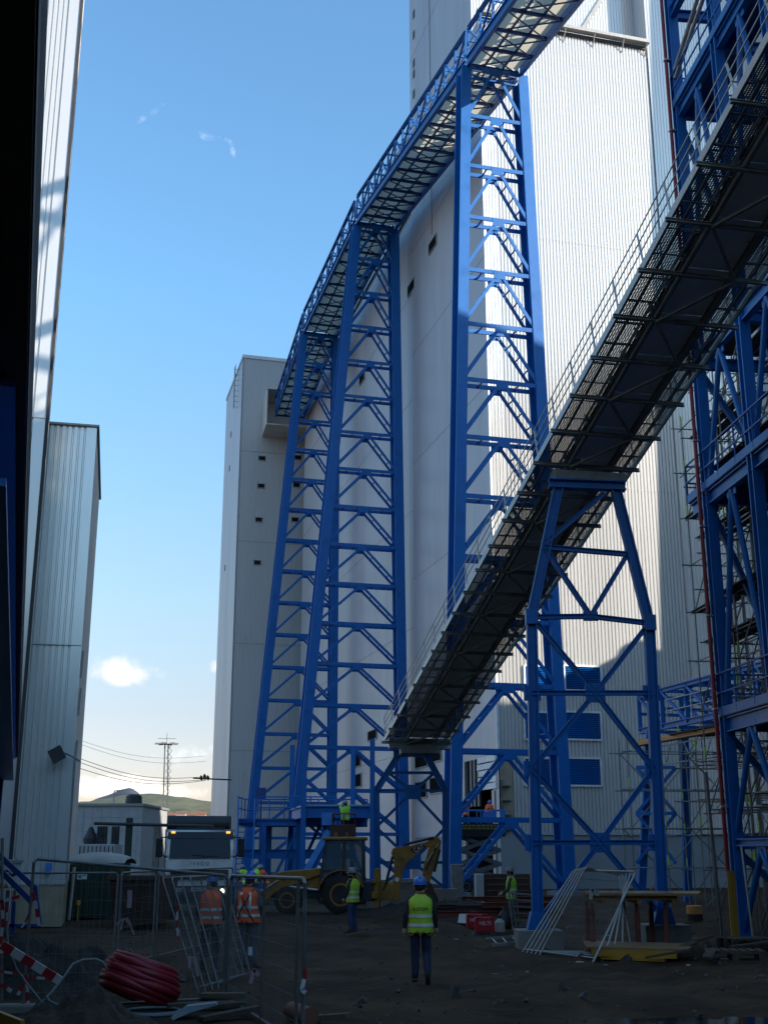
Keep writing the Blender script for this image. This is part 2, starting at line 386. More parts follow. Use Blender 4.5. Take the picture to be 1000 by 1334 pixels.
# ============================================================ ground
def axis(pts):
    out = []
    for a, b, st in pts:
        x = a
        while x < b - 1e-6: out.append(x); x += st
    out.append(pts[-1][1]); return out
xs = axis([(-6000, -200, 1450), (-200, -24, 22), (-24, 24, .3), (24, 200, 22), (200, 6000, 1450)])
ys = axis([(-600, -20, 58), (-20, 8, 4), (8, 48, .3), (48, 90, 1.4), (90, 250, 16), (250, 9000, 1250)])
def gz(x, y):
    f = max(0, min(1, (24 - abs(x)) / 4)) * max(0, min(1, (y - 8) / 3)) * max(0, min(1, (48 - y) / 6))
    if f <= 0: return 0
    p = V(x, y, 0)
    z_ = .10 * (noise.noise(p * .35)) + .05 * noise.noise(p * 1.1) + .035 * noise.noise(p * 2.7)
    for k_, o_ in ((0, 0.0), (1, 1.9), (2, 5.2), (3, 7.0)):   # tyre ruts curving across the yard
        cx_ = 1.0 + o_ - .0035 * (y - 30) ** 2 - .12 * (y - 20) - 2.5 * (k_ > 1); dd = (x - cx_) / .24
        if abs(dd) < 4: z_ += -.075 * math.exp(-dd * dd) + .045 * math.exp(-(abs(dd) - 1.7) ** 2 * 2)
    # a shallow wet hollow at the front right
    c = gnd(950, 1326)
    h = math.hypot((x - c.x) / 1.6, (y - c.y) / .9); z_ -= .16 * math.exp(-h * h)
    return f * (z_ * .75 - .02)
vs = [(x, y, gz(x, y)) for y in ys for x in xs]; n = len(xs)
g = MB(); g.add(vs, [(j * n + i, j * n + i + 1, (j + 1) * n + i + 1, (j + 1) * n + i) for j in range(len(ys) - 1) for i in range(n - 1)])
m = mat('dirt', (.052, .036, .0215), .97, 0, .5, .8, .9, 3.5, dirt=(.017, .0120, .0080, .95), dscale=.22, spec=.12)
nt = m.node_tree  # finer grit
ground = tag(g.build('ground', 'dirt', smooth=True), kind='structure')
pc = gnd(950, 1326); pm = MB(); ring = []
for k in range(48):
    t = 2 * math.pi * k / 48; rr = 1 + .28 * noise.noise(V(math.cos(t) * 1.6, math.sin(t) * 1.6, 3))
    ring.append(V(pc.x + 2.1 * rr * math.cos(t), pc.y + .75 * rr * math.sin(t), -.085))
pm.add(ring, [tuple(range(48))])
m = mat('puddle_water', (.012, .011, .010), .03, 0, 0, 1, .03, 5); m.node_tree.nodes['Principled BSDF'].inputs['IOR'].default_value = 1.33
tag(pm.build('puddle_water', 'puddle_water'), kind='structure')
# ------------------------------------------------------------ hills far off
def hill(name, prof, D, depth, m, base_v=1100):
    pts = [at(u, v, D) for u, v in prof]; mb = MB(); rows = 8; vs = []
    for j in range(rows + 1):
        f = j / rows
        for p in pts:
            yy = D - depth + depth * f; s_ = yy / D
            q = V(p.x * s_, yy, p.z * math.sin(f * math.pi / 2) ** 1.2 + (noise.noise(V(p.x * .004, yy * .004, 1)) * p.z * .10 if 0 < j < rows else 0)); vs.append(q)
    for p in pts: vs.append(V(p.x * 1.15, D + depth * .5, 0))
    n_ = len(pts)
    mb.add(vs, [(j * n_ + i, j * n_ + i + 1, (j + 1) * n_ + i + 1, (j + 1) * n_ + i) for j in range(rows + 1) for i in range(n_ - 1)])
    return tag(mb.build(name, m, smooth=True), kind='structure')
mat('hill_green', (.070, .074, .036), .95, 0, .45, .06, dirt=(.16, .13, .06, .6), dscale=.008)
def prof(keys, n_, jit):
    out = []
    for k in range(n_):
        u = keys[0][0] + (keys[-1][0] - keys[0][0]) * k / (n_ - 1)
        for (a, va), (b, vb) in zip(keys, keys[1:]):
            if a <= u <= b: v = va + (vb - va) * (u - a) / (b - a); break
        out.append((u, v + jit * noise.noise(V(u * .12, 0, keys[0][1]))))
    return out
hill('hill', prof([(-300, 1070), (60, 1058), (120, 1049), (160, 1043), (200, 1038), (240, 1041), (275, 1046), (420, 1060), (700, 1085)], 90, 2.5), 2200, 900, 'hill_green')
hill('hill', prof([(60, 1075), (125, 1041), (146, 1034), (157, 1029), (168, 1026.5), (174, 1028), (184, 1036), (205, 1048), (260, 1060)], 40, .8), 6500, 900, 'hazy_rock')
# trees and roofs at the foot of the hill: a far-off wood that reads as one mass
tw = MB(); random.seed(5)
for k in range(420):
    u = random.uniform(60, 300); D = random.uniform(700, 1200); b_ = gnd(u, 1113.2 if False else 1116, 0); b_ = V((u - 500) / F * D * .97, D, 0); h = random.uniform(3, 8)
    tw.lathe(b_, Z, [(0, h * .5), (h * .25, h * .8), (h * .6, h * .75), (h * .9, h * .4), (h, .1)], 7)
mat('wood_far', (.045, .060, .022), .95, 0, .4, .08, dirt=(.10, .085, .03, .6), dscale=.03)
tag(tw.build('woods', 'wood_far'), 'distant green wood along the foot of the hill', 'woods', kind='stuff')
hs = MB()
for k, (u, v) in enumerate([(205, 1061), (222, 1062.5), (236, 1060), (250, 1063), (262, 1061)]):
    D = 1500 + 34 * k; p = at(u, v + 1, D); hw = 6
    t = thing('village_house', ['small pale village house at the foot of the hill, leftmost of five', 'second small village house from the left below the hill', 'middle one of the five small houses below the hill', 'fourth small village house from the left below the hill', 'small village house below the hill nearest the pale cladding tower'][k], 'house', (p.x, D, 0), group='village houses below the hill')
    z1 = p.z
    MB().box(p.x - hw, p.x + hw, D - 5, D + 5, 0, z1).build('wall', 'offwhite', t)
    MB().prism([(p.x - hw - .5, D - 5.6, z1), (p.x - hw - .5, D + 5.6, z1), (p.x - hw - .5, D, z1 + 4)], (2 * hw + 1, 0, 0)).build('roof', 'terracotta', t)
# ============================================================ the big pale hall
K = V(7.35, 78, 0)
def P(a, t, z=0): return K + E1 * a + E2 * t + Z * z
def slab(mb, a0, a1, t0, t1, z0, z1):
    return mb.hexa([P(a0, t0, z0), P(a1, t0, z0), P(a1, t1, z0), P(a0, t1, z0), P(a0, t0, z1), P(a1, t0, z1), P(a1, t1, z1), P(a0, t1, z1)])
hall = thing('boiler_hall', 'huge pale clad hall with ribbed sunlit front and blue louvre windows', 'building', K)
ZG = hit(780, 50, K, NF).z; AG = (hit(842, 66, K, NF) - K).dot(E1)
cb = 3.35
fr = MB()
fr.corr(P(1.0, 0), P(AG, 0), cb, ZG, NF, .26, .08); fr.corr(P(0, 0), P(1.0, 0), 8.6, ZG, NF, .26, .06)
fr.build('front_cladding', 'clad', hall)
tr = MB(); tr.corr(P(AG, -.12), P(34, -.12), cb, 96, NF); tr.corr(P(AG, 1.8), P(AG, -.12), ZG - 1, 96, -E1, .3, .03); tr.build('tall_front_cladding', 'clad', hall)
# set-back upper wall and the tall block behind
up = MB(); up.corr(P(-.0, 1.8), P(AG + 2, 1.8), ZG - 3, 96, NF); up.build('upper_cladding', 'clad', hall)
# side wall (towards the left), smooth panels with real joints; the loading opening is left out of it
T0, T1, TT = 0.0, 12.6, 19.0
ZS = 58.4
sd = MB()
def side(mb, t0, t1, z0, z1, a=0.0): mb.add([P(a, t0, z0), P(a, t0, z1), P(a, t1, z1), P(a, t1, z0)], [(3, 2, 1, 0)])
op0, op1, opz = 1.1, 6.6, 6.3
side(sd, 0, op0, cb, ZG); side(sd, op0, op1, opz + 2.0, ZG); None
side(sd, op1, TT, cb, 96); side(sd, 1.8, op1, ZG, 96)
sd.add([P(0, 5, ZG), P(0, 5, 96), P(0, op1, 96), P(0, op1, ZG)], [(3, 2, 1, 0)]) if False else None
sd.build('side_cladding', 'clad_smooth', hall)
jn = MB()
for z_ in [14, 24, 34, 44, 54, 64, 74, 84]:
    slab(jn, -.012, .05, 0 if z_ < ZG else 1.85, TT, z_, z_ + .05)
for z_ in [27, 46]: slab(jn, 1.1, AG - .1, -.004, .02, z_, z_ + .03)
slab(jn, -.05, .03, T1, T1 + .12, ZG - 12, 96); jn.build('panel_joint', 'trim', hall)
MB().hexa([P(-.06, -.06, 8.6), P(.10, -.06, 8.6), P(.10, .10, 8.6), P(-.06, .10, 8.6), P(-.06, -.06, ZG), P(.10, -.06, ZG), P(.10, .10, ZG), P(-.06, .10, ZG)]).build('corner_trim', 'trim_white', hall)
gt = MB(); slab(gt, -.3, AG, -.62, -.12, ZG, ZG + .30); gt.build('gutter', 'trim', hall)
gb = MB()
for a in [2, 4.5, 7, 9.5, 12, 14]:
    gb.beam(P(a, -.55, ZG), P(a, -.02, ZG - .9), .07, .07)
gb.build('gutter_bracket', 'trim', hall)
rf = MB(); slab(rf, .02, AG - .02, -.1, 1.75, ZG - .3, ZG - .02); rf.build('roof', 'roof_dark', hall)
# sloping cover between the set-back wall and the tall wall
q0 = hit(757, 40, P(0, 1.7), NF); q1 = hit(782, 0, P(0, 1.7), NF); q1 = q0 + (q1 - q0) * 1.9
MB().beam(q0, q1, .30, .25, NF).build('roof_pipe', 'trim', hall)
bs = MB(); slab(bs, .02, 33.9, .02, .5, 0, cb); side(bs, op1, TT, 0, cb, .02)
slab(bs, .02, .5, .5, op0, 0, cb); bs.build('plinth_wall', 'conc_pale', hall)
MB().hexa([P(1.0, -.08, cb - .04), P(33.9, -.08, cb - .04), P(33.9, .08, cb - .04), P(1.0, .08, cb - .04), P(1.0, -.03, cb + .10), P(33.9, -.03, cb + .10), P(33.9, .08, cb + .10), P(1.0, .08, cb + .10)]).build('drip_trim', 'trim', hall)
blk = MB()   # back of the hall: the tall block, an unseen bulk raised to shade the far tower and the flat roofs
slab(blk, .05, 34, 7, 18.95, 60, 95.9); slab(blk, 12, 34, 19, 72, 0, 95.9)
blk.build('rear_block', 'clad_smooth', hall)
up2 = MB(); up2.add([P(0, TT, ZS - 2), P(0, TT, 96), P(12, TT, 96), P(12, TT, ZS - 2)], [(0, 1, 2, 3)]); up2.build('rear_wall', 'clad_smooth', hall)
# small openings near the left edge of the tall wall
for i, v in enumerate((18, 45, 82, 96, 122)):
    t_ = (hit(539, v, K, -E1) - K).dot(E2); z_ = hit(539, v, K, -E1).z
    mb = MB(); slab(mb, -.04, .05, t_ - .25, t_ + .25, z_ - .4, z_ + .4); mb.build('vent', 'dark', hall)
# louvre windows
def louvre(par, c0, c1, c2, c3, n, blades=12, frame=.12, mback='blue_dark', mblade='blue', mframe='trim_white', name='louvre_window'):
    # corners: bottom-left, bottom-right, top-right, top-left
    c0, c1, c2, c3 = map(Vector, (c0, c1, c2, c3)); n = Vector(n)
    f = MB()
    for a, b in ((c0, c1), (c1, c2), (c2, c3), (c3, c0)): f.beam(a + n * .05, b + n * .05, frame, .16, n)
    fo = f.build(name, mframe, par)
    bk = MB(); bk.add([c0 + n * .01, c1 + n * .01, c2 + n * .01, c3 + n * .01], [(0, 1, 2, 3)]); bk.build('backing', mback, fo)
    bl = MB()
    for i in range(blades):
        f_ = (i + .5) / blades; a = c0.lerp(c3, f_); b = c1.lerp(c2, f_); h = (c3 - c0).length / blades
        bl.hexa([a + n * .10 - Z * h * .30, b + n * .10 - Z * h * .30, b + n * .02 + Z * h * .30, a + n * .02 + Z * h * .30,
                 a + n * .12 - Z * h * .30, b + n * .12 - Z * h * .30, b + n * .04 + Z * h * .30, a + n * .04 + Z * h * .30])
    bl.build('louvre_blade', mblade, fo)
    return fo
for (v0, v1) in ((900, 868), (964, 928), (1024, 988)):
    for (ua, ub) in ((683, 722), (735, 783)):
        p0 = hit(ua, v0, K, NF); p1 = hit(ub, v0, K, NF); a0 = (p0 - K).dot(E1); a1 = (p1 - K).dot(E1); z0 = (p0.z + p1.z) / 2; z1 = hit((ua + ub) / 2, v1, K, NF).z
        louvre(hall, P(a0, 0, z0), P(a1, 0, z0), P(a1, 0, z1), P(a0, 0, z1), NF, 14)
# loading opening at the corner: bare frame, insulation, dark inside
iv = MB(); slab(iv, 3.5, 3.7, .6, 9, 0, 9); slab(iv, .3, 3.6, .55, .65, 0, 8.4); slab(iv, .3, 3.6, op1 + .1, op1 + .2, 0, 9); slab(iv, .06, 3.6, .6, op1, 8.25, 8.35); iv.build('loading_bay', 'dark_hole', hall)
fm = MB()
slab(fm, -.1, .12, op0 - .45, op0 + .02, 0, 6.1); slab(fm, -.1, .12, op1 - .1, op1 + .22, 0, 8.3)
fm.build('door_post', 'galv_bright', hall)
lay = MB()
for i in range(5):
    z_ = 6.2 + i * .44; slab(lay, -.10 + .03 * (i % 2), .12, op0 - .8, 4.0 - .2 * (i % 3), z_, z_ + .36)
lay.build('sheet_rail', 'trim_white', hall)
st_ = MB()
for t_ in (3.7, 4.5, 5.2): slab(st_, -.05, .1, t_, t_ + .3, 5.2, 8.3)
st_.build('stud', 'galv', hall)
dk = MB(); slab(dk, .15, .3, 3.9, 6.5, 6.3, 8.3); dk.build('dark_gap', 'dark_hole', hall)
ci = MB(); slab(ci, .10, 1.0, .04, .24, cb, 8.6); ci.build('corner_panel', 'beige', hall)
le = MB()
for z_ in (3.6, 4.5, 5.4, 6.3): slab(le, .12, .75, -.22, .05, z_, z_ + .06)
slab(le, .10, .24, -.10, .05, cb, 6.7); le.build('ledge', 'galv', hall)
# ------------------------------------------------------------ the lower silo block beside it
silo = thing('silo_block', 'tall smooth grey block in shade behind the blue trestles, with dark windows', 'building', P(0, TT))
SL = 67.5
s_ = MB(); side(s_, TT, SL, 0, ZS, .06)
s_.add([P(.06, SL, 0), P(.06, SL, ZS), P(12, SL, ZS), P(12, SL, 0)], [(0, 1, 2, 3)]); s_.build('wall', 'clad_smooth', silo)
r_ = MB(); slab(r_, .06, 12, TT + .05, SL - .05, ZS - .4, ZS); slab(r_, -.12, .3, TT + .05, SL, ZS, ZS + .25); r_.build('roof', 'trim', silo)
j_ = MB()
for z_ in [10, 20, 30, 40, 50]: slab(j_, .045, .1, TT + .1, SL, z_, z_ + .05)
j_.build('panel_joint', 'trim', silo)
def sidewin(par, u0, v0, u1, v1, name='window', a=.0):
    k0 = P(a, 0); p0 = hit(u0, v1, k0, -E1); p1 = hit(u1, v0, k0, -E1)
    t0 = (p0 - K).dot(E2); t1 = (p1 - K).dot(E2); z0, z1 = p0.z, p1.z
    if t0 > t1: t0, t1 = t1, t0
    if z0 > z1: z0, z1 = z1, z0
    mb = MB(); slab(mb, a - .06, a + .04, t0, t1, z0, z1); o = mb.build(name, 'matt_black', par)
    f = MB()
    for (x0, x1, y0, y1) in ((t0 - .1, t1 + .1, z0 - .1, z0), (t0 - .1, t1 + .1, z1, z1 + .1), (t0 - .1, t0, z0, z1), (t1, t1 + .1, z0, z1)): slab(f, a - .09, a + .02, x0, x1, y0, y1)
    f.build('frame', 'trim', o)
    bl = MB(); n_ = 8
    for i in range(n_): z_ = z0 + (i + .5) * (z1 - z0) / n_; slab(bl, a - .10, a - .06, t0, t1, z_ - .06, z_ + .05)
    bl.build('louvre_blade', 'matt_black', o)
for (a, b, c, d) in ((560, 322, 569, 316), (532, 384, 540, 366)): pass
for (u, v, du, dv) in ((564, 318, 4.5, 13), (536, 374, 4, 12)): sidewin(hall if u > 550 else silo, u - du, v - dv, u + du, v + dv, a=(0 if u > 550 else .06))
sidewin(silo, 469, 482, 475, 502, a=.06)
sidewin(silo, 440, 558, 444, 573, a=.06)
for (u0, v0, u1, v1) in ((542, 981, 557, 1001), (562, 976, 575, 993), (542, 1018, 556, 1040), (561, 1012, 575, 1034)): sidewin(hall, u0, v0, u1, v1, 'louvre_window')
for (u0, v0, u1, v1) in ((480, 950, 491, 965), (460, 980, 470, 1000), (461, 1008, 471, 1026)): sidewin(silo, u0, v0, u1, v1, 'louvre_window', .06)
# ------------------------------------------------------------ grey transfer tower at the far end
DT = 145
c0 = V((297 - 500) / F * DT * .975, DT, 0)
ZT = at(313, 466, DT).z
tt = thing('transfer_tower', 'grey clad tower at the left that the high blue gallery runs into', 'building', c0)
def Q(a, t, z): return c0 + E1 * a + E2 * t + Z * z
def slabq(mb, a0, a1, t0, t1, z0, z1): return mb.hexa([Q(a0, t0, z0), Q(a1, t0, z0), Q(a1, t1, z0), Q(a0, t1, z0), Q(a0, t0, z1), Q(a1, t0, z1), Q(a1, t1, z1), Q(a0, t1, z1)])
x_ = MB(); x_.corr(Q(0, 0, 0), Q(22, 0, 0), 0, ZT, NF, .3, .04); x_.build('front_wall', 'clad_tower', tt)
x_ = MB(); x_.add([Q(0, 0, 0), Q(0, 0, ZT), Q(0, 16, ZT), Q(0, 16, 0)], [(3, 2, 1, 0)]); x_.add([Q(22, 0, 0), Q(22, 0, ZT), Q(22, 11, ZT), Q(22, 11, 0)], [(0, 1, 2, 3)]); x_.add([Q(0, 11, 0), Q(0, 11, ZT), Q(22, 11, ZT), Q(22, 11, 0)], [(0, 1, 2, 3)]); x_.build('side_wall', 'clad_smooth', tt)
x_ = MB(); slabq(x_, -.1, 22.1, -.12, 16.1, ZT, ZT + .45); x_.build('roof', 'trim_white', tt)
x_ = MB()
for z_ in (14, 27, 40, 52): slabq(x_, 0, 22, -.02, .05, z_, z_ + .06)
slabq(x_, -.06, .1, -.06, .1, 0, ZT); x_.build('panel_joint', 'trim', tt)
for (u, v) in ((341, 597), (340, 633), (337, 677), (335, 733), (388, 596), (386, 632), (384, 677), (349, 1076)):
    p = hit(u, v, c0, NF); a = (p - c0).dot(E1); mb = MB(); slabq(mb, a - .42, a + .42, -.06, .05, p.z - .25, p.z + .25); o = mb.build('window', 'pane_dark', tt)
    f = MB(); slabq(f, a - .5, a + .5, -.10, .02, p.z - .33, p.z - .25); slabq(f, a - .5, a + .5, -.10, .02, p.z + .25, p.z + .33); f.build('frame', 'trim', o)
for (u, v) in ((301, 566), (297, 584), (299, 610), (294, 655), (290, 725), (293, 740)):
    p = hit(u, v, c0, -E1); t_ = (p - c0).dot(E2)
    if 0 < t_ < 11: mb = MB(); slabq(mb, -.05, .05, t_ - .25, t_ + .25, p.z - .4, p.z + .4); mb.build('vent', 'dark', tt)
# roof edge ladder on the left face
l0 = at(295, 537, 150); ld = MB(); t_ = 4.0
for k in (-.8, 0): ld.tube(Q(-.55, t_ + k, l0.z), Q(-.55, t_ + k, ZT + .3), .05, 5)
for i in range(8): z_ = l0.z + .3 + i * (ZT - l0.z) / 7.5; ld.tube(Q(-.55, t_ - .8, z_), Q(-.55, t_, z_), .04, 4); ld.tube(Q(-.55, t_, z_), Q(0, t_, z_), .04, 4)
ld.build('ladder', 'steel', tt)
# ------------------------------------------------------------ the two clad buildings at the left
def clad_box(name, label, cpt, th, width, depth, z1, pitch, m, roof=True, base=0, joints=(), dep=.05):
    e1 = V(math.cos(th), math.sin(th), 0); e2 = V(-math.sin(th), math.cos(th), 0); b = V(cpt.x, cpt.y, 0)
    t = thing(name, label, 'building', b)
    q = lambda a, d, z: b + e1 * a + e2 * d + Z * z
    x = MB(); x.corr(q(-width, 0, 0), q(-.35, 0, 0), base, z1, -e2, pitch, dep); x.build('front_wall', m, t)
    x = MB(); x.hexa([q(-.35, -.02, base), q(0, -.02, base), q(0, .1, base), q(-.35, .1, base), q(-.35, -.02, z1), q(0, -.02, z1), q(0, .1, z1), q(-.35, .1, z1)]); x.build('corner_trim', m, t)
    x = MB(); x.add([q(0, .1, base), q(0, .1, z1), q(0, depth, z1), q(0, depth, base)], [(0, 1, 2, 3)]); x.add([q(-width, depth, 0), q(0, depth, 0), q(0, depth, z1), q(-width, depth, z1)], [(0, 1, 2, 3)]); x.add([q(-width, 0, 0), q(-width, depth, 0), q(-width, depth, z1), q(-width, 0, z1)], [(0, 1, 2, 3)]); x.build('side_wall', 'clad_beige', t)
    x = MB(); x.hexa([q(-width, -.1, z1), q(.08, -.1, z1), q(.08, depth, z1), q(-width, depth, z1), q(-width, -.1, z1 + .07), q(.08, -.1, z1 + .07), q(.08, depth, z1 + .07), q(-width, depth, z1 + .07)]); x.build('roof', 'trim', t)
    if joints:
        x = MB()
        for z_ in joints: x.hexa([q(-width, -.012, z_), q(-.02, -.03, z_), q(-.02, .05, z_), q(-width, .05, z_), q(-width, -.012, z_ + .03), q(-.02, -.03, z_ + .03), q(-.02, .05, z_ + .03), q(-width, .05, z_ + .03)])
        x.build('panel_joint', 'trim', t)
    if base: x = MB(); x.hexa([q(-width, .03, 0), q(-.02, .03, 0), q(-.02, depth - .1, 0), q(-width, depth - .1, 0), q(-width, .03, base), q(-.02, .03, base), q(-.02, depth - .1, base), q(-width, depth - .1, base)]); x.build('plinth_wall', 'beige', t)
    return t, q
D2 = 39.0
c2 = V((91 - 500) / F * D2 * .97, D2, 0); z2 = at(134, 557, D2).z
b2, q2 = clad_box('clad_building', 'pale teal ribbed building at the left with beige side wall and bracket lamp', c2, R(12.5), 12, 9, z2, .2, 'clad_teal', base=1.25, joints=(at(100, 842, D2).z,))
x = MB(); x.tube(q2(.02, .3, at(105, 990, D2).z), q2(.02, .3, 1.3), .05, 6)
for v in (1000, 930, 880): x.beam(q2(0.02, .6, at(110, v, D2).z), q2(.05, .6, at(110, v, D2).z + .9), .12, .06)
x.build('downpipe', 'trim', b2)
a0 = at(104, 992, D2 - .2); a1 = at(84, 981, D2 - .6)
x = MB(); x.path([a0, a0.lerp(a1, .5) + Z * .02, a1], .035, 6); arm = x.build('lamp_arm', 'trim', b2)
ctr = at(74, 983, D2 - .7); x = MB(); ax = (ray(84, 981) - ray(64, 983)).normalized()
x.obox(ctr, (V(.68, .1, .40)).normalized() * .22, (V(-.45, .1, .75)).normalized() * .22, V(.1, -.9, .1).normalized() * .06); x.build('flood_lamp', 'dark', arm)
x = MB(); x.box(c2.x - .54, c2.x - .42, D2 - .32, D2 - .10, 1.62, 1.9); x.build('junction_box', 'blue_light', b2)
x = MB(); x.tube(q2(-3.2, -.08, .2), q2(-.35, -.08, .2) + Z * .95, .0, 3) if False else None
D1 = 34.0
c1 = V((14 - 500) / F * D1 * .965, D1, 0)
b1, q1_ = clad_box('white_clad_building', 'white ribbed building with streaks of sunlight along its dark edge, at the left border', c1, R(15), 6, 4.5, 40, .16, 'clad', joints=(at(45, 546, D1).z,), dep=.04)
x = MB(); x.hexa([q1_(.0, -.05, 0), q1_(.10, -.05, 0), q1_(.10, .1, 0), q1_(.0, .1, 0), q1_(.0, -.05, 40), q1_(.10, -.05, 40), q1_(.10, .1, 40), q1_(.0, .1, 40)]); x.build('edge_flashing', 'dark', b1)
# ------------------------------------------------------------ dark overhead steel deck at the left
od = thing('overhead_deck', 'dark steel deck passing overhead at the left border, with a blue girder', 'deck', (-9, 30, 0))
ed = lambda y, off=0: V(-.2976 * y - .13 - off, y, 0)
x = MB(); a, b = ed(-4), ed(30)
for (z0, z1, o0, o1) in ((4.5, 4.62, 0, 5.0),):
    x.hexa([a + Z * z0 - V(o1, 0, 0), a + Z * z0, b + Z * z0, b + Z * z0 - V(o1, 0, 0), a + Z * z1 - V(o1, 0, 0), a + Z * z1, b + Z * z1, b + Z * z1 - V(o1, 0, 0)])
x.build('deck_plate', 'dark', od)
x = MB(); x.beam(ed(-4, .06) + Z * 4.85, ed(30, .06) + Z * 4.85, .10, .75); x.build('fascia', 'roof_dark', od)
x = MB(); x.hsec(ed(5.5, .22) + Z * 4.20, ed(30, .22) + Z * 4.20, .3, .56, Z); x.hsec(ed(-4, 4.6) + Z * 4.22, ed(30, 4.6) + Z * 4.22, .3, .5, Z); x.build('girder', 'blue_light', od)
x = MB()
for k in range(12): p = ed(2 + k * 2.5, .3) + Z * 4.38; x.beam(p, p - V(4.3, 0, 0), .14, .2)
x.build('cross_beam', 'dark', od)
for off in (.5, 4.6):
    for y in (29.5,):
        x = MB(); x.hsec(ed(y, off), ed(y, off) + Z * 3.97, .3, .3, V(0, 1, 0)); x.build('post', 'blue_dark', od)
for off in (2.5, 4.6):
    x = MB(); x.hsec(ed(-3, off), ed(-3, off) + Z * 3.97, .3, .3, V(0, 1, 0)); x.build('post', 'blue_dark', od)
# ------------------------------------------------------------ unseen blocks added right, left and behind, sized to cast shade and cut skylight
def plainb(name, label, x0, x1, y0, y1, z, m):
    t = thing(name, label, 'building', (x0, y0, 0)); w_ = MB()
    w_.corr(V(x0, y1, 0), V(x0, y0, 0), 0, z, V(-1, 0, 0), .5, .05); w_.corr(V(x0, y0, 0), V(x1, y0, 0), 0, z, V(0, -1, 0), .5, .05); w_.corr(V(x1, y1, 0), V(x0, y1, 0), 0, z, V(0, 1, 0), .5, .05); w_.corr(V(x1, y0, 0), V(x1, y1, 0), 0, z, V(1, 0, 0), .5, .05); w_.build('wall', m, t)
    MB().box(x0 - .2, x1 + .2, y0 - .2, y1 + .2, z, z + .4).build('roof', 'trim', t)
    r_ = MB()
    for k in range(5): yy = y0 + (k + .5) * (y1 - y0) / 5; r_.lathe((x0 + 2.5, yy, z + .4), Z, [(0, .5), (1.1, .5), (1.2, .8), (1.6, .6)], 10)
    r_.build('roof_vent', 'galv', t)
    return t
plainb('shade_block_long', 'long unseen clad block added beyond the right edge to cast shade leftwards', 40, 62, -45, 13.5, 40.5, 'clad_dark')  # added to set the shade line on the white building
plainb('shade_block_tall', 'tall unseen clad block added beyond the right edge to shade the teal building', 40, 62, 13.7, 46, 54, 'clad_mid')  # added high enough to keep sun off the teal building
plainb('shade_block_middle', 'middle height unseen clad block added beyond the right edge to shade the near trestle', 40, 62, 46.2, 54.2, 37.5, 'clad_mid')  # added; its height sets where shade ends on the near trestle
plainb('shade_block_low', 'lowest unseen clad block added beyond the right edge to shade the lower front wall', 40, 62, 54.4, 70.2, 27.0, 'clad_tower')  # added; its height sets the shade line low on the hall front
t = thing('shade_wing', 'highest unseen wing added beyond the right edge to shade part of the front wall', 'building', (40, 73, 0))
x = MB(); x.hexa([V(40, 70.4, 0), V(62, 70.4, 0), V(62, 90, 0), V(40, 90, 0), V(40, 73.6, 92), V(62, 73.6, 92), V(62, 90, 92), V(40, 90, 92)]); x.build('wall', 'clad_dark', t)  # added wing, its edge leaned to slant the cast shadow
MB().box(39.8, 62.2, 73.4, 90.2, 92, 92.4).build('roof', 'trim', t)

plainb('shade_hall_rear', 'low unseen hall added behind the camera to darken low reflections', -44, 37, -56, -31, 20, 'clad_dark')  # added out of view to darken reflections near the ground
plainb('shade_block_left', 'tall unseen block added beyond the left edge to cut skylight on the foreground', -40, -17.5, -28, 27, 42, 'clad_dark')  # added out of view to block skylight from the left
# ============================================================ high blue gallery and its three trestles
def trestle(label, D, uL, vT, uR, uLb, uRb, nb, fw, sp=1.2, zcap=None):
    TL = at(uL, vT, D); TR = solve_u(TL, E1, uR); zt = TL.z
    mid0 = V((TL.x + TR.x) / 2, (TL.y + TR.y) / 2, 0)
    BL = solve_u(mid0 + Z * .3, E1, uLb); BR = solve_u(mid0 + Z * .3, E1, uRb)
    root = thing('trestle_tower', label, 'trestle', mid0, group='blue trestles carrying the high gallery')
    for (b, t) in ((BL, TL), (BR, TR)):
        x = MB(); x.hsec(b, t + Z * .0, fw, sp, E2, .07, .06)
        x.obox(b - Z * .1, E1 * fw * .8, E2 * sp * .65, Z * .06)
        x.build('column', 'blue', root)
        MB().obox(V(b.x, b.y, .1), E1 * fw * 1.1, E2 * sp * .85, Z * .12).build('footing', 'concrete', root)
    off = sp / 2 - .10
    lv = [(BL.lerp(TL, i / nb), BR.lerp(TR, i / nb)) for i in range(nb + 1)]
    for i in range(1, nb + 1):
        l, r = lv[i]; l2 = l + E1 * fw * .3; r2 = r - E1 * fw * .3; wd = (r - l).length
        x = MB()
        for k in (-1, 1): x.beam(l2 + E2 * off * k, r2 + E2 * off * k, .09, .26)
        nt_ = max(3, int(wd / 1.1))
        for j in range(1, nt_): q = l2.lerp(r2, j / nt_); x.beam(q - E2 * off, q + E2 * off, .09, .09)
        m_ = l2.lerp(r2, .5)
        for k in (-1, 1): x.obox(m_ + E2 * (off * k * 1.1) - Z * .18, E1 * .38, E2 * .015, Z * .26)
        x.build('crossbeam', 'blue', root)
    for i in range(nb):
        l, r = lv[i]; m_ = lv[i + 1][0].lerp(lv[i + 1][1], .5) - Z * .22
        for (s_, sg) in ((l + E1 * fw * .35 + Z * .25, -1), (r - E1 * fw * .35 + Z * .25, 1)):
            x = MB(); e = m_ + E1 * .18 * sg
            for k in (-1, 1): x.beam(s_ + E2 * off * k, e + E2 * off * k, .08, .20)
            n_ = max(3, int((e - s_).length / .9))
            for j in range(1, n_): q = s_.lerp(e, j / n_); x.beam(q - E2 * off, q + E2 * off, .07, .07)
            x.build('diagonal_brace', 'blue', root)
    return root, TL, TR, BL, BR
TC = trestle('nearest blue steel trestle, sunlit in its upper half, in front of the white facade', 66, 604, 92, 677, 588, 738, 14, .66)
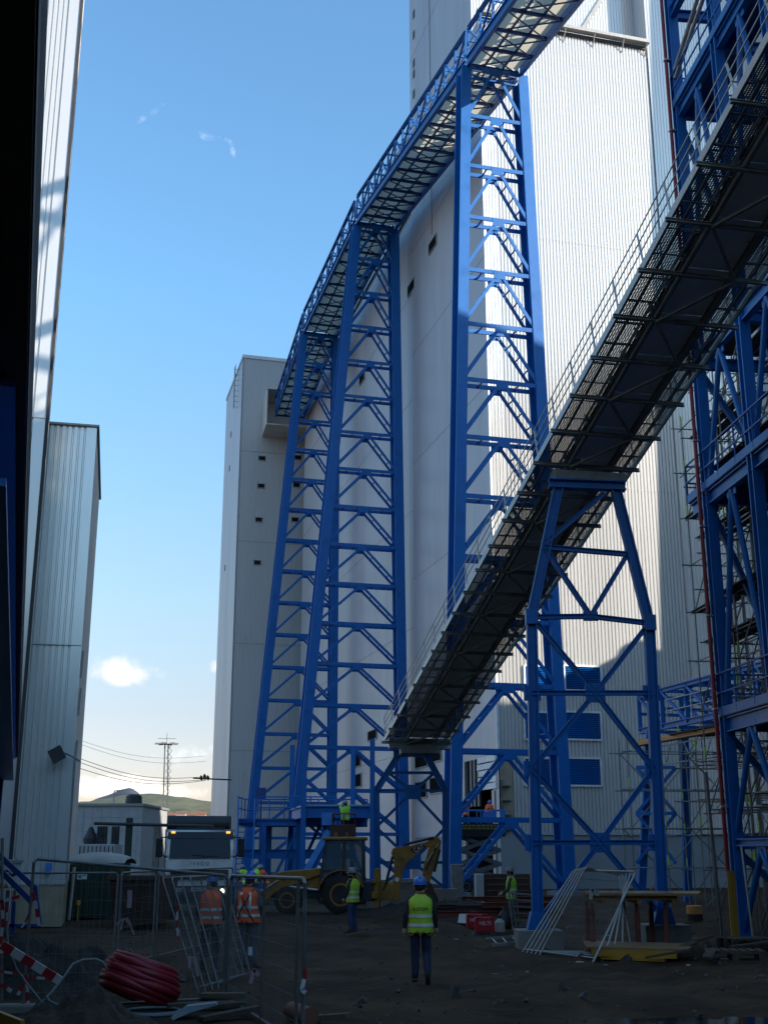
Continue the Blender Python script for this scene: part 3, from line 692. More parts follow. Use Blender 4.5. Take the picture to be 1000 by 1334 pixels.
TB = trestle('middle blue steel trestle, shaded, between the sunlit one and the far one', 96, 464, 296, 512, 377, 525, 17, .80)
TA = trestle('farthest blue steel trestle, slimmest, standing before the grey transfer tower', 118, 395, 438, 437, 319, 431, 17, .80)
def span(name, label, p0, p1, W, npan, tail=True):
    d = (p1 - p0); Lg = d.length; d.normalize(); s = d.cross(Z).normalized(); up = s.cross(d).normalized(); Ht = 2.7
    root = thing(name, label, 'gallery', p0, group='spans of the high blue gallery')
    q = lambda t, a, h: p0 + d * t + s * a + up * h
    for sg in (-1, 1):
        x = MB(); x.hsec(q(0, sg * W / 2, .36), q(Lg, sg * W / 2, .36), .26, .72, up); x.build('bottom_chord', 'blue', root)
        x = MB(); x.hsec(q(0, sg * W / 2, Ht), q(Lg, sg * W / 2, Ht), .24, .24, up); x.build('top_chord', 'blue', root)
        x = MB()
        for i in range(npan + 1):
            t = Lg * i / npan; x.beam(q(t, sg * W / 2, .7), q(t, sg * W / 2, Ht), .13, .15, d)
            if i < npan:
                t2 = Lg * (i + 1) / npan; a, b = (.72, Ht - .1) if i % 2 else (Ht - .1, .72)
                x.beam(q(t, sg * W / 2, a), q(t2, sg * W / 2, b), .11, .13, s)
        x.build('web_truss', 'blue', root)
        x = MB()
        for h in (1.35, 1.85): x.tube(q(0, sg * (W / 2 - .15), h), q(Lg, sg * (W / 2 - .15), h), .03, 5)
        x.build('handrail', 'blue', root)
    x = MB()
    for i in range(npan): x.beam(q(Lg * (i + .5) / npan, -W / 2, Ht + .05), q(Lg * (i + .5) / npan, W / 2, Ht + .05), .10, .12)
    x.build('top_tie', 'blue', root)
    x = MB()
    for i in range(npan + 1): x.hsec(q(Lg * i / npan, -W / 2 + .05, .22), q(Lg * i / npan, W / 2 - .05, .27), .12, .22, up)
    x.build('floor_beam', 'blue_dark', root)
    x = MB()
    for a in (-.62, .62): x.beam(q(0, a, .38), q(Lg, a, .38), .12, .12, up)
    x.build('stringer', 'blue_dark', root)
    x = MB()
    for i in range(npan):
        t, t2 = Lg * i / npan, Lg * (i + 1) / npan
        x.beam(q(t, -W / 2 + .1, .14), q(t2, W / 2 - .1, .14), .07, .07); x.beam(q(t, W / 2 - .1, .12), q(t2, -W / 2 + .1, .12), .07, .07)
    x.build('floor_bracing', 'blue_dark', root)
    x = MB(); x.add([q(0, -W / 2 + .14, .46), q(Lg, -W / 2 + .14, .46), q(Lg, W / 2 - .14, .46), q(0, W / 2 - .14, .46)], [(0, 1, 2, 3)]); x.build('floor_panel', 'translucent', root)
    x = MB()
    for i in range(npan * 2): t = Lg * (i + .5) / npan / 2; x.obox(q(t, -W / 2 + .55, 1.25), d * .42, s * .04, up * .34)
    x.build('cable_tray', 'trim_white', root)
    return root
def capmid(T, dz=.1): a = (T[1] + T[2]) / 2; return V(a.x, a.y, T[1].z + dz)
gC, gB, gA = capmid(TC), capmid(TB), capmid(TA)
gE = hit(377, 543, V(0, 142, 0), V(0, -1, 0)); gE.z = gA.z - .5
dirCB = (gC - gB).normalized(); gX = gC + dirCB * 46
WG = 3.6
span('gallery_span', 'nearest span of the high blue gallery, with bright cream sheets lit underneath', gC + dirCB * .25, gX, WG, 19)
span('gallery_span', 'span of the high blue gallery between the sunlit trestle and the middle trestle', gB + dirCB * .25, gC - dirCB * .25, WG, 14)
dBA = (gB - gA).normalized(); span('gallery_span', 'span of the high blue gallery between the middle trestle and the farthest trestle', gA + dBA * .25, gB - dBA * .25, WG, 10)
dAE = (gA - gE).normalized(); span('gallery_span', 'farthest span of the high blue gallery, ending in the grey transfer tower', gE, gA - dAE * .25, WG, 10)
# housing where the gallery enters the tower (part of the tower)
hs_ = dAE.cross(Z).normalized(); bx = MB(); e0 = gE + dAE * .1; e1_ = gE - dAE * 6.5
for (sg, z0, z1) in ((-1, -1.2, 4.0), (1, -1.2, 4.0)):
    bx.beam(e0 + hs_ * sg * 2.9 + Z * 1.4, e1_ + hs_ * sg * 2.9 + Z * 1.4, .12, 4.7)
bx.beam(e0 + Z * 3.8, e1_ + Z * 3.8, 5.9, .12); bx.beam(e0 - Z * 1.0, e1_ - Z * 1.0, 5.9, .14)
hz = bx.build('gallery_housing', 'clad_beige', tt)
# ============================================================ grey inclined conveyor
UNIT = SC = .75
CA = at(547, 972, 51.5); CBm = at(765, 622, 31.5)
cd = (CBm - CA).normalized(); cs = cd.cross(Z).normalized(); cu = cs.cross(cd).normalized()
CL = 74.0
conv = thing('inclined_conveyor', 'grey steel conveyor bridge climbing to the right with mesh walkways and handrail', 'conveyor', CA)
qc = lambda t, a, h: CA + (cd * t + cs * a + cu * h) * SC   # in modules of 0.75 m
WL, WR = -1.76, 2.0
nb_ = int(CL / 2.05)
x = MB()
for a in (-.82, .82): x.hsec(qc(-.2, a, .33), qc(CL, a, .33), .11, .28, cu)
x.build('stringer', 'grate_steel', conv)
for sg in (WL, WR):
    x = MB(); x.beam(qc(-.2, sg, .42), qc(CL, sg, .42), .06, .26, cu); x.build('edge_channel', 'steel', conv)
x = MB()
for i in range(nb_ + 1): t = i * 2.05; x.hsec(qc(t, WL - .12, .16), qc(t, WR + .22, .18), .09, .14, cu)
x.build('crossbeam', 'grate_steel', conv)
x = MB()
for i in range(nb_):
    t, t2 = i * 2.05, (i + 1) * 2.05
    a, b = (-.82, .82) if i % 2 else (.82, -.82)
    x.beam(qc(t, a, .10), qc(t2, b, .10), .09, .08)
x.build('bracing', 'grate_steel', conv)
x = MB()
for a in (WL * .80, WR * .80, 1.1): x.beam(qc(0, a, .38), qc(CL, a, .38), .05, .07, cu)
for i in range(nb_ * 2):
    t = (i + .5) * 1.025
    for (a0, a1) in ((WL + .05, -.9), (.9, WR - .05)): x.beam(qc(t, a0, .41), qc(t, a1, .41), .04, .05, cu)
x.build('walkway_frame', 'grate_steel', conv)
for (a0, a1, nm) in ((WL + .04, -.86, 'walkway_grating'), (.86, WR - .04, 'walkway_grating')):
    x = MB(); x.quad(qc(0, a0, .47), qc(CL, a0, .47), qc(CL, a1, .47), qc(0, a1, .47), uv=[(0, 0), (CL, 0), (CL, a1 - a0), (0, a1 - a0)]); x.build(nm, 'grating', conv)
x = MB()   # belt pan in plates with small gaps
i = 0; t = 0
random.seed(3)
while t < CL:
    ln = 2.035
    if abs(t - 26.6) < 1.1: x.sheet(qc(t, -.84, .50), qc(t + ln, -.84, .50), qc(t + ln, .30, .50), qc(t, .30, .50), .01, cu)
    else:
        x.sheet(qc(t, -.84, .50), qc(t + ln, -.84, .50), qc(t + ln, .84, .50), qc(t, .84, .50), .01, cu)
    t += 2.05
x.build('belt_pan', 'pan', conv)
x = MB()
for i in range(int(CL / 1.2)):
    t = .6 + i * 1.2; x.beam(qc(t, -.75, .95), qc(t, .75, .95), .10, .10); x.beam(qc(t, -.75, .5), qc(t, -.75, 1.1), .07, .07); x.beam(qc(t, .75, .5), qc(t, .75, 1.1), .07, .07)
x.build('idler_frame', 'grate_steel', conv)
x = MB(); x.sheet(qc(0, -.6, 1.05), qc(CL, -.6, 1.05), qc(CL, .6, 1.05), qc(0, .6, 1.05), .02, cu); x.build('belt', 'black', conv)
for sg in (WL, WR):
    x = MB()
    for i in range(int(CL / 2.05) + 1):
        t = i * 2.05; x.beam(qc(t, sg, .4), qc(t, sg, 1.65), .05, .05)
    for h in (1.65, 1.28, .92): x.tube(qc(0, sg, h), qc(CL, sg, h), .024, 5)
    if sg == WL: x.path([qc(0, sg, 1.65), qc(-.55, sg, 1.5), qc(-.75, sg, .8), qc(-.5, sg, .4)], .024, 5); x.path([qc(0, sg, .95), qc(-.6, sg, .85)], .024, 5)
    x.build('handrail', 'steel', conv)
x = MB(); x.obox(qc(-.1, 0, .15), cs * 1.35, cu * .22, cd * .08); x.obox(qc(-.25, 0, -.2), cs * .85, cu * .17, cd * .22); x.build('end_plate', 'steel', conv)
tm = (CBm - CA).length / SC
x = MB(); x.obox(qc(tm, 0, -.08) , cs * 1.02, V(cd.x, cd.y, 0).normalized() * .22, Z * .165); x.build('bearing_beam', 'steel', conv)
# ------------------------------------------------------------ trestle under the conveyor
def lattice(name, label, D, P_, horizontals, diags, nodes, sec, group=None):
    # P_: dict of named pixel points in the vertical plane at depth D (all at that plane)
    pt = {k: at(u, v, D) for k, (u, v) in P_.items()}
    c = (pt['bl'] + pt['br']) / 2; root = thing(name, label, 'trestle', V(c.x, D, 0), group=group)
    return root, pt
DK = 30.8
root, pt = lattice('conveyor_trestle', 'blue steel A-shaped trestle on concrete blocks under the grey conveyor', DK, dict(
    bl=(700, 1203), br=(863, 1196), l1=(695, 1098), r1=(856, 1098), l2=(693, 1002), r2=(851, 1002), l3=(693, 903), r3=(848, 903), lk=(692, 804), rk=(845, 812), lt=(727, 634), rt=(802, 638),
    lh=(709, 713), rh=(817, 722), mk=(769, 803), mx=(775, 903), mb=(781, 1098)), None, None, None, None)
fy = V(0, 1, 0)
for (a, b, c) in (('bl', 'lk', 'lt'), ('br', 'rk', 'rt')):
    x = MB(); p, q, r = pt[a], pt[b], pt[c]; x.hsec(p, q, .32, .36, V(1, 0, 0), .05, .05); x.beam(p, q, .30, .34, fy) if False else None
    x.hsec(q, r, .32, .35, V(1, 0, 0), .05, .05)
    x.obox(q, V(.155, 0, 0), V(0, .16, 0), Z * .2)
    x.prism([p + V(-.27, -.22, -.15), p + V(.27, -.22, -.15), p + V(.16, -.22, .26), p + V(-.16, -.22, .26)], (0, .44, 0))
    x.build('column', 'blue', root)
    pb = V(p.x, p.y, 0); MB().box(pb.x - .54, pb.x + .56, pb.y - .52, pb.y + .52, -.1, p.z - .15).build('footing', 'concrete', root)
def member(par, a, b, w_=.16, h=.2, nm='brace', ladder=False):
    x = MB(); x.hsec(a, b, w_, h, Z if abs((b - a).normalized().z) < .95 else fy, .025, .02)
    return x.build(nm, 'blue', par)
for (a, b) in (('l1', 'mb'), ('mb', 'r1'), ('l3', 'mx'), ('mx', 'r3'), ('lk', 'mk'), ('mk', 'rk'), ('lh', 'rh')): member(root, pt[a], pt[b], .2, .17, 'crossbeam')
for (a, b) in (('bl', 'mb'), ('br', 'mb'), ('mb', 'l2'), ('mb', 'r2'), ('l2', 'mx'), ('r2', 'mx'), ('mx', 'lk'), ('mx', 'rk'), ('mk', 'lh'), ('mk', 'rh')): member(root, pt[a], pt[b], .19, .17, 'diagonal_brace')
for a in ('mb', 'mx', 'mk'):
    MB().obox(pt[a], V(.255 if a != 'mk' else .19, 0, 0), V(0, .04, 0), Z * (.24 if a != 'mk' else .12)).build('gusset_plate', 'blue', root)
for a in ('l1', 'r1', 'l2', 'r2', 'l3', 'r3'): MB().obox(pt[a], V(.22, 0, 0), V(0, .022, 0), Z * .2).build('gusset_plate', 'blue', root)
x = MB(); x.hsec(pt['lt'] + V(-.26, 0, .09), pt['rt'] + V(.26, 0, .09), .4, .34, Z, .05, .04); x.build('cap_beam', 'blue', root)
member(root, pt['lh'] + Z * .1, pt['rt'] - Z * .08 + V(-.3, 0, 0), .16, .16, 'diagonal_brace')
# small trestle under the low end
DL = 51.8
root, pt = lattice('conveyor_trestle', 'smaller blue trestle under the low end of the grey conveyor', DL, dict(
    bl=(492, 1158), br=(580, 1158), lk=(490, 1030), rk=(580, 1030), lt=(519, 984), rt=(555, 984), l2=(490, 1078), r2=(580, 1078), m=(537, 1032), l3=(491, 1124), r3=(580, 1124), m2=(537, 1123), lu=(506, 1007), ru=(566, 1007)), None, None, None, None)
for (a, b, c) in (('bl', 'lk', 'lt'), ('br', 'rk', 'rt')):
    x = MB(); x.hsec(pt[a], pt[b], .36, .36, V(1, 0, 0), .05, .05); x.hsec(pt[b], pt[c], .36, .36, V(1, 0, 0), .05, .05); x.build('column', 'blue', root)
    p = pt[a]; MB().box(p.x - .45, p.x + .45, p.y - .45, p.y + .45, 0, max(.12, p.z)).build('footing', 'concrete', root)
for (a, b) in (('lk', 'rk'), ('lu', 'ru'), ('l3', 'r3')): member(root, pt[a], pt[b], .16, .16, 'crossbeam')
for (a, b) in (('lu', 'm'), ('ru', 'm'), ('l2', 'm'), ('r2', 'm'), ('l2', 'm2'), ('r2', 'm2'), ('bl', 'm2'), ('br', 'm2')): member(root, pt[a], pt[b], .16, .16, 'diagonal_brace')
for a in ('m', 'm2'): MB().obox(pt[a], V(.36, 0, 0), V(0, .04, 0), Z * .3).build('gusset_plate', 'blue', root)
x = MB(); x.hsec(pt['lt'] + V(-.22, 0, .08), pt['rt'] + V(.22, 0, .08), .4, .4, Z, .05, .04); x.build('cap_beam', 'blue', root)
UNIT = 1.0
# ============================================================ blue steel tower at the right border
CB0 = gnd(958, 1226); CB0 = V((958 - 500) / F * CB0.y * .965, CB0.y, 0)
st = thing('steel_tower', 'tall blue steel stair tower with platforms and a red pipe at the right border', 'tower', CB0)
dn = V(.10, -1, 0).normalized(); rn = V(1, .10, 0).normalized()   # towards the camera, and to the right
S = lambda n_, r, z: CB0 + dn * n_ + rn * r + Z * z
BAY = 3.3; RW = 4.6; HT = 38
for n_ in (0, 1, 2, 3):
    for r in (0, RW):
        x = MB(); x.hsec(S(n_ * BAY, r, .02), S(n_ * BAY, r, HT), .30 if r == 0 else .22, .33 if r == 0 else .24, rn if r else dn, .05, .04); x.obox(S(n_ * BAY, r, .03), rn * .35, dn * .35, Z * .03); x.build('column', 'blue', st)
        MB().obox(S(n_ * BAY, r, -.05), rn * .5, dn * .5, Z * .06).build('footing', 'concrete', st)
zl = lambda v: hit(918, v, CB0, V(0, -1, 0)).z
levels = [zl(1098), zl(945), zl(650), 16.2, zl(148), 28.5, 33.5]
for li, z_ in enumerate(levels):
    x = MB()
    for r in (0, RW): x.hsec(S(-1.3 if li == 2 else 0, r, z_), S(3 * BAY, r, z_), .2, .40 if li else .2, Z)
    for n_ in range(4): x.hsec(S(n_ * BAY, 0, z_), S(n_ * BAY, RW, z_), .2, .34, Z)
    x.build('floor_beam', 'blue', st)
    if li in (1, 2, 4):
        RD = RW if li < 3 else 1.15
        MB().hexa([S(-1.3 if li == 2 else -.1, -.15, z_ + .22), S(3 * BAY, -.15, z_ + .22), S(3 * BAY, RD, z_ + .22), S(-1.3 if li == 2 else -.1, RD, z_ + .22), S(-1.3 if li == 2 else -.1, -.15, z_ + .29), S(3 * BAY, -.15, z_ + .29), S(3 * BAY, RD, z_ + .29), S(-1.3 if li == 2 else -.1, RD, z_ + .29)]).build('platform_deck', 'blue_dark', st)
        x = MB()
        x.beam(S(-1.3 if li == 2 else -.1, -.15, z_ + .36), S(3 * BAY, -.15, z_ + .36), .04, .24)
        x.beam(S(-1.3 if li == 2 else -.1, -.15, z_ + .36), S(-1.3 if li == 2 else -.1, RW, z_ + .36), .04, .24)
        rails(x, [S(-.1, RW, z_ + .3), S(-1.3 if li == 2 else -.1, RW, z_ + .3), S(-1.3 if li == 2 else -.1, -.15, z_ + .3), S(3 * BAY, -.15, z_ + .3)], 1.1, .03, 1.2)
        x.build('handrail', 'blue', st)
zz = [0] + levels
for i in range(len(zz) - 1):
    z0, z1 = zz[i], zz[i + 1]
    if i == 5: continue
    for n_ in range(3):
        x = MB(); a, m_, b = S(n_ * BAY, 0, z0 + .1), S((n_ + .5) * BAY, 0, z1 - .2), S((n_ + 1) * BAY, 0, z0 + .1)
        x.tube(a, m_, .085, 8); x.tube(b, m_, .085, 8); x.obox(m_, dn * .3, rn * .02, Z * .2); x.build('diagonal_brace', 'blue', st)
    x = MB(); a, m_, b = S(0, 0, z1 - .2), S(0, RW * .5, z0 + .2), S(0, RW, z1 - .2); x.beam(a, m_, .15, .15); x.beam(b, m_, .15, .15); x.build('diagonal_brace', 'blue', st)
for i, (zA, zB) in enumerate(zip(levels[1:], levels[2:])):     # stair flights inside
    x = MB(); sgn = 1 if i % 2 else -1; a = S(.6 if sgn > 0 else 2.6 * BAY, RW * .72, zA + .3); b = S(2.6 * BAY if sgn > 0 else .6, RW * .72, zB + .2)
    for k in (-.45, .45): x.beam(a + rn * k, b + rn * k, .06, .26)
    n_ = int((b - a).z / .22)
    for j in range(n_): q = a.lerp(b, (j + .5) / n_); x.obox(q, rn * .45, dn * .12, Z * .02)
    for k in (-.45, .45): rails(x, [a + rn * k, b + rn * k], 1.0, .025, 1.4)
    x.build('stair', 'blue', st)
pz = zl(1150)
x = MB(); x.path([S(-.06, -.27, 1.6), S(-.06, -.27, HT)], .058, 10); rp = x.build('red_pipe', 'red_pipe', st, smooth='auto')
x = MB()
for k in range(14): x.obox(S(-.06, -.24, 3.4 + k * 2.6), rn * .10, dn * .07, Z * .025)
x.build('pipe_clamp', 'galv_bright', rp)
x = MB(); p = S(.3, -.34, 0); x.hsec(p, p + Z * 1.75, .14, .16, dn, .02, .02); x.box(p.x - .10, p.x + .10, p.y - .03, p.y + .03, 0, 1.72); tag(x.build('yellow_post', 'yellow_bright', None), 'upright yellow guard post at the foot of the red pipe', 'post')
x = MB(); p = S(1.5, -.05, .0); x.tube(p + V(-.35, -.2, 0), p + V(-.42, -.05, 2.35), .025, 6); tag(x.build('scaffold_tube', 'galv_bright', None), 'loose thin pale tube leaning on the blue tower foot', 'tube')
# extra pipework between upper levels
for k, (za, zb) in enumerate(((levels[4] + 1.2, levels[4] + 5.2), (levels[4] + 1.5, levels[4] + 6.2))):
    MB().tube(S(.2, -.1, za), S(2.4 * BAY, .5, zb), .07, 8).build('cable_duct', 'trim', st)
# ============================================================ blue truss bridge low at the right
f0 = at(831, 908, 60); f0b = at(831, 953, 60); ztop, zbot = f0.z, f0b.z
g1 = hit(945, 878, Z * ztop, Z); dT = V(g1.x - f0.x, g1.y - f0.y, 0).normalized(); LT = 26.0; sT = V(dT.y, -dT.x, 0) * -1
if sT.x < 0: sT = -sT
tb = thing('truss_bridge', 'low blue truss pipe bridge behind the trestle foot, on splayed blue legs', 'bridge', V(f0.x, f0.y, 0))
qt = lambda t, a, z: V(f0.x, f0.y, 0) + dT * t + sT * a + Z * z
for a in (0, 2.4):
    x = MB(); x.hsec(qt(0, a, ztop), qt(LT, a, ztop), .22, .22, Z); x.hsec(qt(0, a, zbot), qt(LT, a, zbot), .24, .28, Z); x.build('chord', 'blue', tb)
    x = MB(); n_ = 11
    for i in range(n_ + 1):
        t = LT * i / n_; x.beam(qt(t, a, zbot), qt(t, a, ztop), .15, .15)
        if i < n_: x.beam(qt(t, a, ztop), qt(LT * (i + 1) / n_, a, zbot), .13, .13)
    x.build('web_member', 'blue', tb)
for i in range(12):
    t = LT * i / 11
    x = MB()
    for z_ in (ztop, zbot, (ztop + zbot) / 2): x.beam(qt(t, .06, z_), qt(t, 2.34, z_), .13, .15)
    for a in (.1, 2.3): x.beam(qt(t, a, zbot), qt(t, a, ztop), .07, .07)
    x.build('cross_tie', 'blue', tb)
x = MB(); rails(x, [qt(3, -.1, zbot + .1), qt(LT, -.1, zbot + .1)], 1.1, .03, 2.2); x.build('handrail', 'galv_bright', tb)
for t0_, (ub, vb, ut) in ((1.0, (828, 1150, 833)), (2.2, (888, 1150, 872))):
    top = qt(t0_, 1.2 if t0_ > 2 else 0, zbot - .1); b_ = gnd(ub, 1112 + EYE * F / top.y / 1.0); b_ = V((ub - 500) / F * top.y * .97, top.y, 0)
    x = MB(); x.hsec(b_, top, .36, .36, V(1, 0, 0), .05, .05); x.build('leg', 'blue', tb)
a_, b2_ = at(828, 1120, 59), at(888, 1120, 57.8)
x = MB()
for (v0, v1) in ((1125, 1060), (1060, 1000)):
    x.beam(at(829, v0, 59), at(880, v1, 58), .14, .14); x.beam(at(880, v0, 58), at(829, v1, 59), .14, .14); x.beam(at(829, v1, 59), at(878, v1, 58), .14, .16)
x.build('diagonal_brace', 'blue', tb)
x = MB(); x.path([qt(2.5, 1.2, ztop + .3), qt(LT, 1.2, ztop + .3)], .22, 12); x.build('pipe', 'blue_dark', tb, smooth='auto')
# ============================================================ scaffolds
def scaffold(label, o, ex, ey, nx, ny, nz, px, py, pz_, deck=(), planks=2, hv=True, jit=.0):
    t = thing('scaffold', label, 'scaffold', o, group='tube scaffolds')
    g_ = lambda i, j, k: o + ex * (i * px) + ey * (j * py) + Z * (k * pz_)
    x = MB()
    for i in range(nx + 1):
        for j in range(ny + 1): x.tube(g_(i, j, 0), g_(i, j, nz) + Z * (.3 + .5 * random.random()), .028, 5)
    x.build('standard', 'galv', t)
    x = MB()
    for k in range(1, nz + 1):
        for j in range(ny + 1): x.tube(g_(0, j, k) - ex * (.2 + .3 * random.random()), g_(nx, j, k) + ex * (.2 + .4 * random.random()), .026, 5)
        for i in range(nx + 1): x.tube(g_(i, 0, k) - ey * (.2 + .3 * random.random()), g_(i, ny, k) + ey * .25, .026, 5)
    x.build('ledger', 'galv', t)
    for k in range(nz):
        for i in range(nx):
            x = MB()
            if (i + k) % 2 == 0: x.tube(g_(i, 0, k), g_(i + 1, 0, k + 1), .026, 5)
            else: x.tube(g_(i + 1, ny, k), g_(i, ny, k + 1), .026, 5)
            x.build('brace', 'galv', t)
    if hv:
        for i in range(nx + 1):
            for k in range(1, nz + 1):
                if random.random() < .4: q = g_(i, 0, k); MB().tube(q + Z * .1, q + Z * .5, .031, 6).build('marker_sleeve', 'hivis', t)
    for k in deck:
        for j in range(planks):
            x = MB()
            a = g_(0, 0, k) + ey * (.12 + j * (py * ny - .1) / planks) + Z * (.06 + .004 * j); b = g_(nx, 0, k) + ey * (.12 + j * (py * ny - .1) / planks) + Z * (.06 + .004 * j)
            x.beam(a - ex * .2, b + ex * .2, (py * ny - .2) / planks * .92, .045)
            x.build('deck_plank', 'wood_dark', t)
    return t
random.seed(11)
scaffold('tube scaffold standing under the low blue truss bridge', qt(4.5, -.4, 0), dT, sT, 7, 2, 5, 2.0, 1.3, 1.48, (5,))
x = MB()   # plank layer and lattice girder hanging along the bridge
for a in (0, .25): x.beam(qt(.2, -.55 + a, zbot - .75), qt(16, -.55 + a, zbot - .75), .22, .06)
x.beam(qt(0, -.62, zbot - .62), qt(16, -.62, zbot - .62), .04, .16); tag(x.build('toe_board', 'ply_orange', None), 'long orange plank along the foot of the low truss bridge', 'plank')
x = MB(); gz0, gz1 = zbot - 1.85, zbot - 1.0
for z_ in (gz0, gz1): x.tube(qt(3, -.65, z_), qt(15, -.65, z_), .035, 6)
for i in range(20):
    t = 3 + i * .6; x.tube(qt(t, -.65, gz0 if i % 2 else gz1), qt(t + .6, -.65, gz1 if i % 2 else gz0), .025, 5)
tag(x.build('lattice_girder', 'galv_bright', None), 'pale aluminium lattice girder below the orange plank', 'girder')
scaffold('tube scaffold with dark plank decks filling the blue tower at the right border', S(-1.2, 1.0, 0), dn, rn, 4, 2, 12, 2.3, 1.2, 1.9, (3, 5, 7, 9), 2)
scaffold('tall tube scaffold behind the blue tower, against the shaded facade', S(-9.0, 2.7, 0), dn, rn, 3, 1, 10, 1.8, 1.1, 1.75, (6, 8), 2)
scaffold('dense tube scaffold with board decks deep inside the blue tower', S(-5.2, 1.7, 0), dn, rn, 2, 1, 10, 2.0, 1.2, 1.75, (5, 7, 9), 2)
scaffold('narrow tube scaffold beside the right leg of the conveyor trestle', at(826, 1140, 52) * 1.0 - Z * at(826, 1140, 52).z, V(1, .1, 0).normalized(), V(-.1, 1, 0).normalized(), 3, 1, 4, 1.5, 1.2, 1.6, ())
x = MB(); a = gnd(940, 1218); x.tube(V(a.x, a.y, 0), at(919, 1005, 33), .045, 6); 
for k in range(3): pass
tag(x.build('scaffold_tube', 'galv_bright', None), 'long slanted pale tube beside the red pipe, left of the blue tower', 'tube')
# ============================================================ blue access platform in front of the towers
DP = 60.0
ap = thing('access_platform', 'low blue steel access platform with stairs and tall posts before the far trestles', 'platform', V(-4.5, DP, 0))
def post(par, u, vt, D, w_=.24, mt_='blue'):
    p = at(u, vt, D); b = V(p.x, D, 0); x = MB(); x.hsec(b, p, w_, w_, V(0, 1, 0), .04, .03); return x.build('post', mt_, par), p
pf, tl = post(ap, 397, 960, 58); pf2, tr_ = post(ap, 485, 963, 58); pb, bl_ = post(ap, 381, 971, 63.5); pb2, br_ = post(ap, 460, 975, 63.5)
zc = at(397, 1058, 58).z
for (a, b) in ((tl, tr_), (bl_, br_), (bl_, tl), (br_, tr_)):
    x = MB(); x.hsec(V(a.x, a.y, zc), V(b.x, b.y, zc), .22, .55, Z, .05, .04); x.build('frame_beam', 'blue', ap)
MB().hexa([V(bl_.x, 63.4, zc + .28), V(tl.x, 58.1, zc + .28), V(tr_.x, 58.1, zc + .28), V(br_.x, 63.4, zc + .28), V(bl_.x, 63.4, zc + .34), V(tl.x, 58.1, zc + .34), V(tr_.x, 58.1, zc + .34), V(br_.x, 63.4, zc + .34)]).build('platform_deck', 'steel', ap)
x = MB()
for (a, b) in ((tl, tr_), (bl_, br_)):
    x.beam(V(a.x, a.y, .3), V((a.x + b.x) / 2, a.y, zc - .3), .14, .16); x.beam(V(b.x, b.y, .3), V((a.x + b.x) / 2, a.y, zc - .3), .14, .16)
x.build('diagonal_brace', 'blue', ap)
# left wing with rail and stair
zw = at(345, 1068, 61).z; xl = at(341, 1068, 61).x; xr = at(438, 1068, 61).x
for xx in (xl + .1, (xl + xr) / 2, xr):
    for yy in (61, 64): x = MB(); x.hsec(V(xx, yy, 0), V(xx, yy, zw - .2), .26, .26, V(0, 1, 0), .03, .03); x.build('post', 'blue', ap)
x = MB()
for yy in (61, 64): x.hsec(V(xl - 1.2, yy, zw - .15), V(xr + 1.5, yy, zw - .15), .2, .3, Z)
for k in range(6): xx = xl - 1.1 + k * (xr - xl + 2.4) / 5; x.hsec(V(xx, 61, zw - .17), V(xx, 64, zw - .17), .16, .22, Z)
x.build('frame_beam', 'blue', ap)
MB().box(xl - 1.2, xr + 1.5, 60.9, 64.1, zw, zw + .05).build('platform_deck', 'blue_dark', ap)
x = MB(); rails(x, [V(xl - 1.2, 61, zw), V(xl - 1.2, 64, zw), V(xr + 1.5, 64, zw)], 1.1, .035, 1.2); rails(x, [V(xl - .2, 61, zw), V(xr, 61, zw)], 1.1, .035, 1.3); x.build('handrail', 'blue', ap)
x = MB(); 
for k in (0, .8):
    x.beam(V(xl - 1.15 + k, 60.9, zw), V(xl - .85 + k, 57.6, .1), .06, .24); rails(x, [V(xl - 1.15 + k, 60.9, zw), V(xl - .85 + k, 57.6, .1)], 1.0, .03, 1.2)
n_ = 15
for j in range(n_): q = V(xl - .75, 60.9, zw).lerp(V(xl - .45, 57.6, .1), (j + .5) / n_); x.obox(q, V(.4, 0, 0), V(0, .12, 0), Z * .02)
x.build('stair', 'blue', ap)
x = MB(); z5 = at(400, 1113, 61).z
x.hsec(V(xl - .8, 61, z5), V(xr + 1, 61, z5), .2, .45, Z); x.beam(V(xl + .3, 61, .3), V((xl + xr) / 2, 61, zw - .4), .14, .14); x.beam(V(xr, 61, z5 + .2), V(xr - 1.3, 61, zw - .3), .14, .14); x.beam(V((xl + xr) / 2, 61, .3), V((xl + xr) / 2 + 1.5, 61, zw - .4), .14, .14); x.build('diagonal_brace', 'blue', ap)
x = MB(); q = at(340, 1034, 100); x.box(q.x - .4, q.x + .4, 99.8, 100.2, q.z - .45, q.z + .45); 
x.beam(V(q.x, 100, q.z), V(q.x + .2, 101, q.z), .1, .1); x.tube(V(q.x, 100, 0), V(q.x, 100, q.z - .5), .08, 6); tag(x.build('control_box', 'blue_dark', None), 'small dark blue box on a pole beside the far trestle leg', 'box')
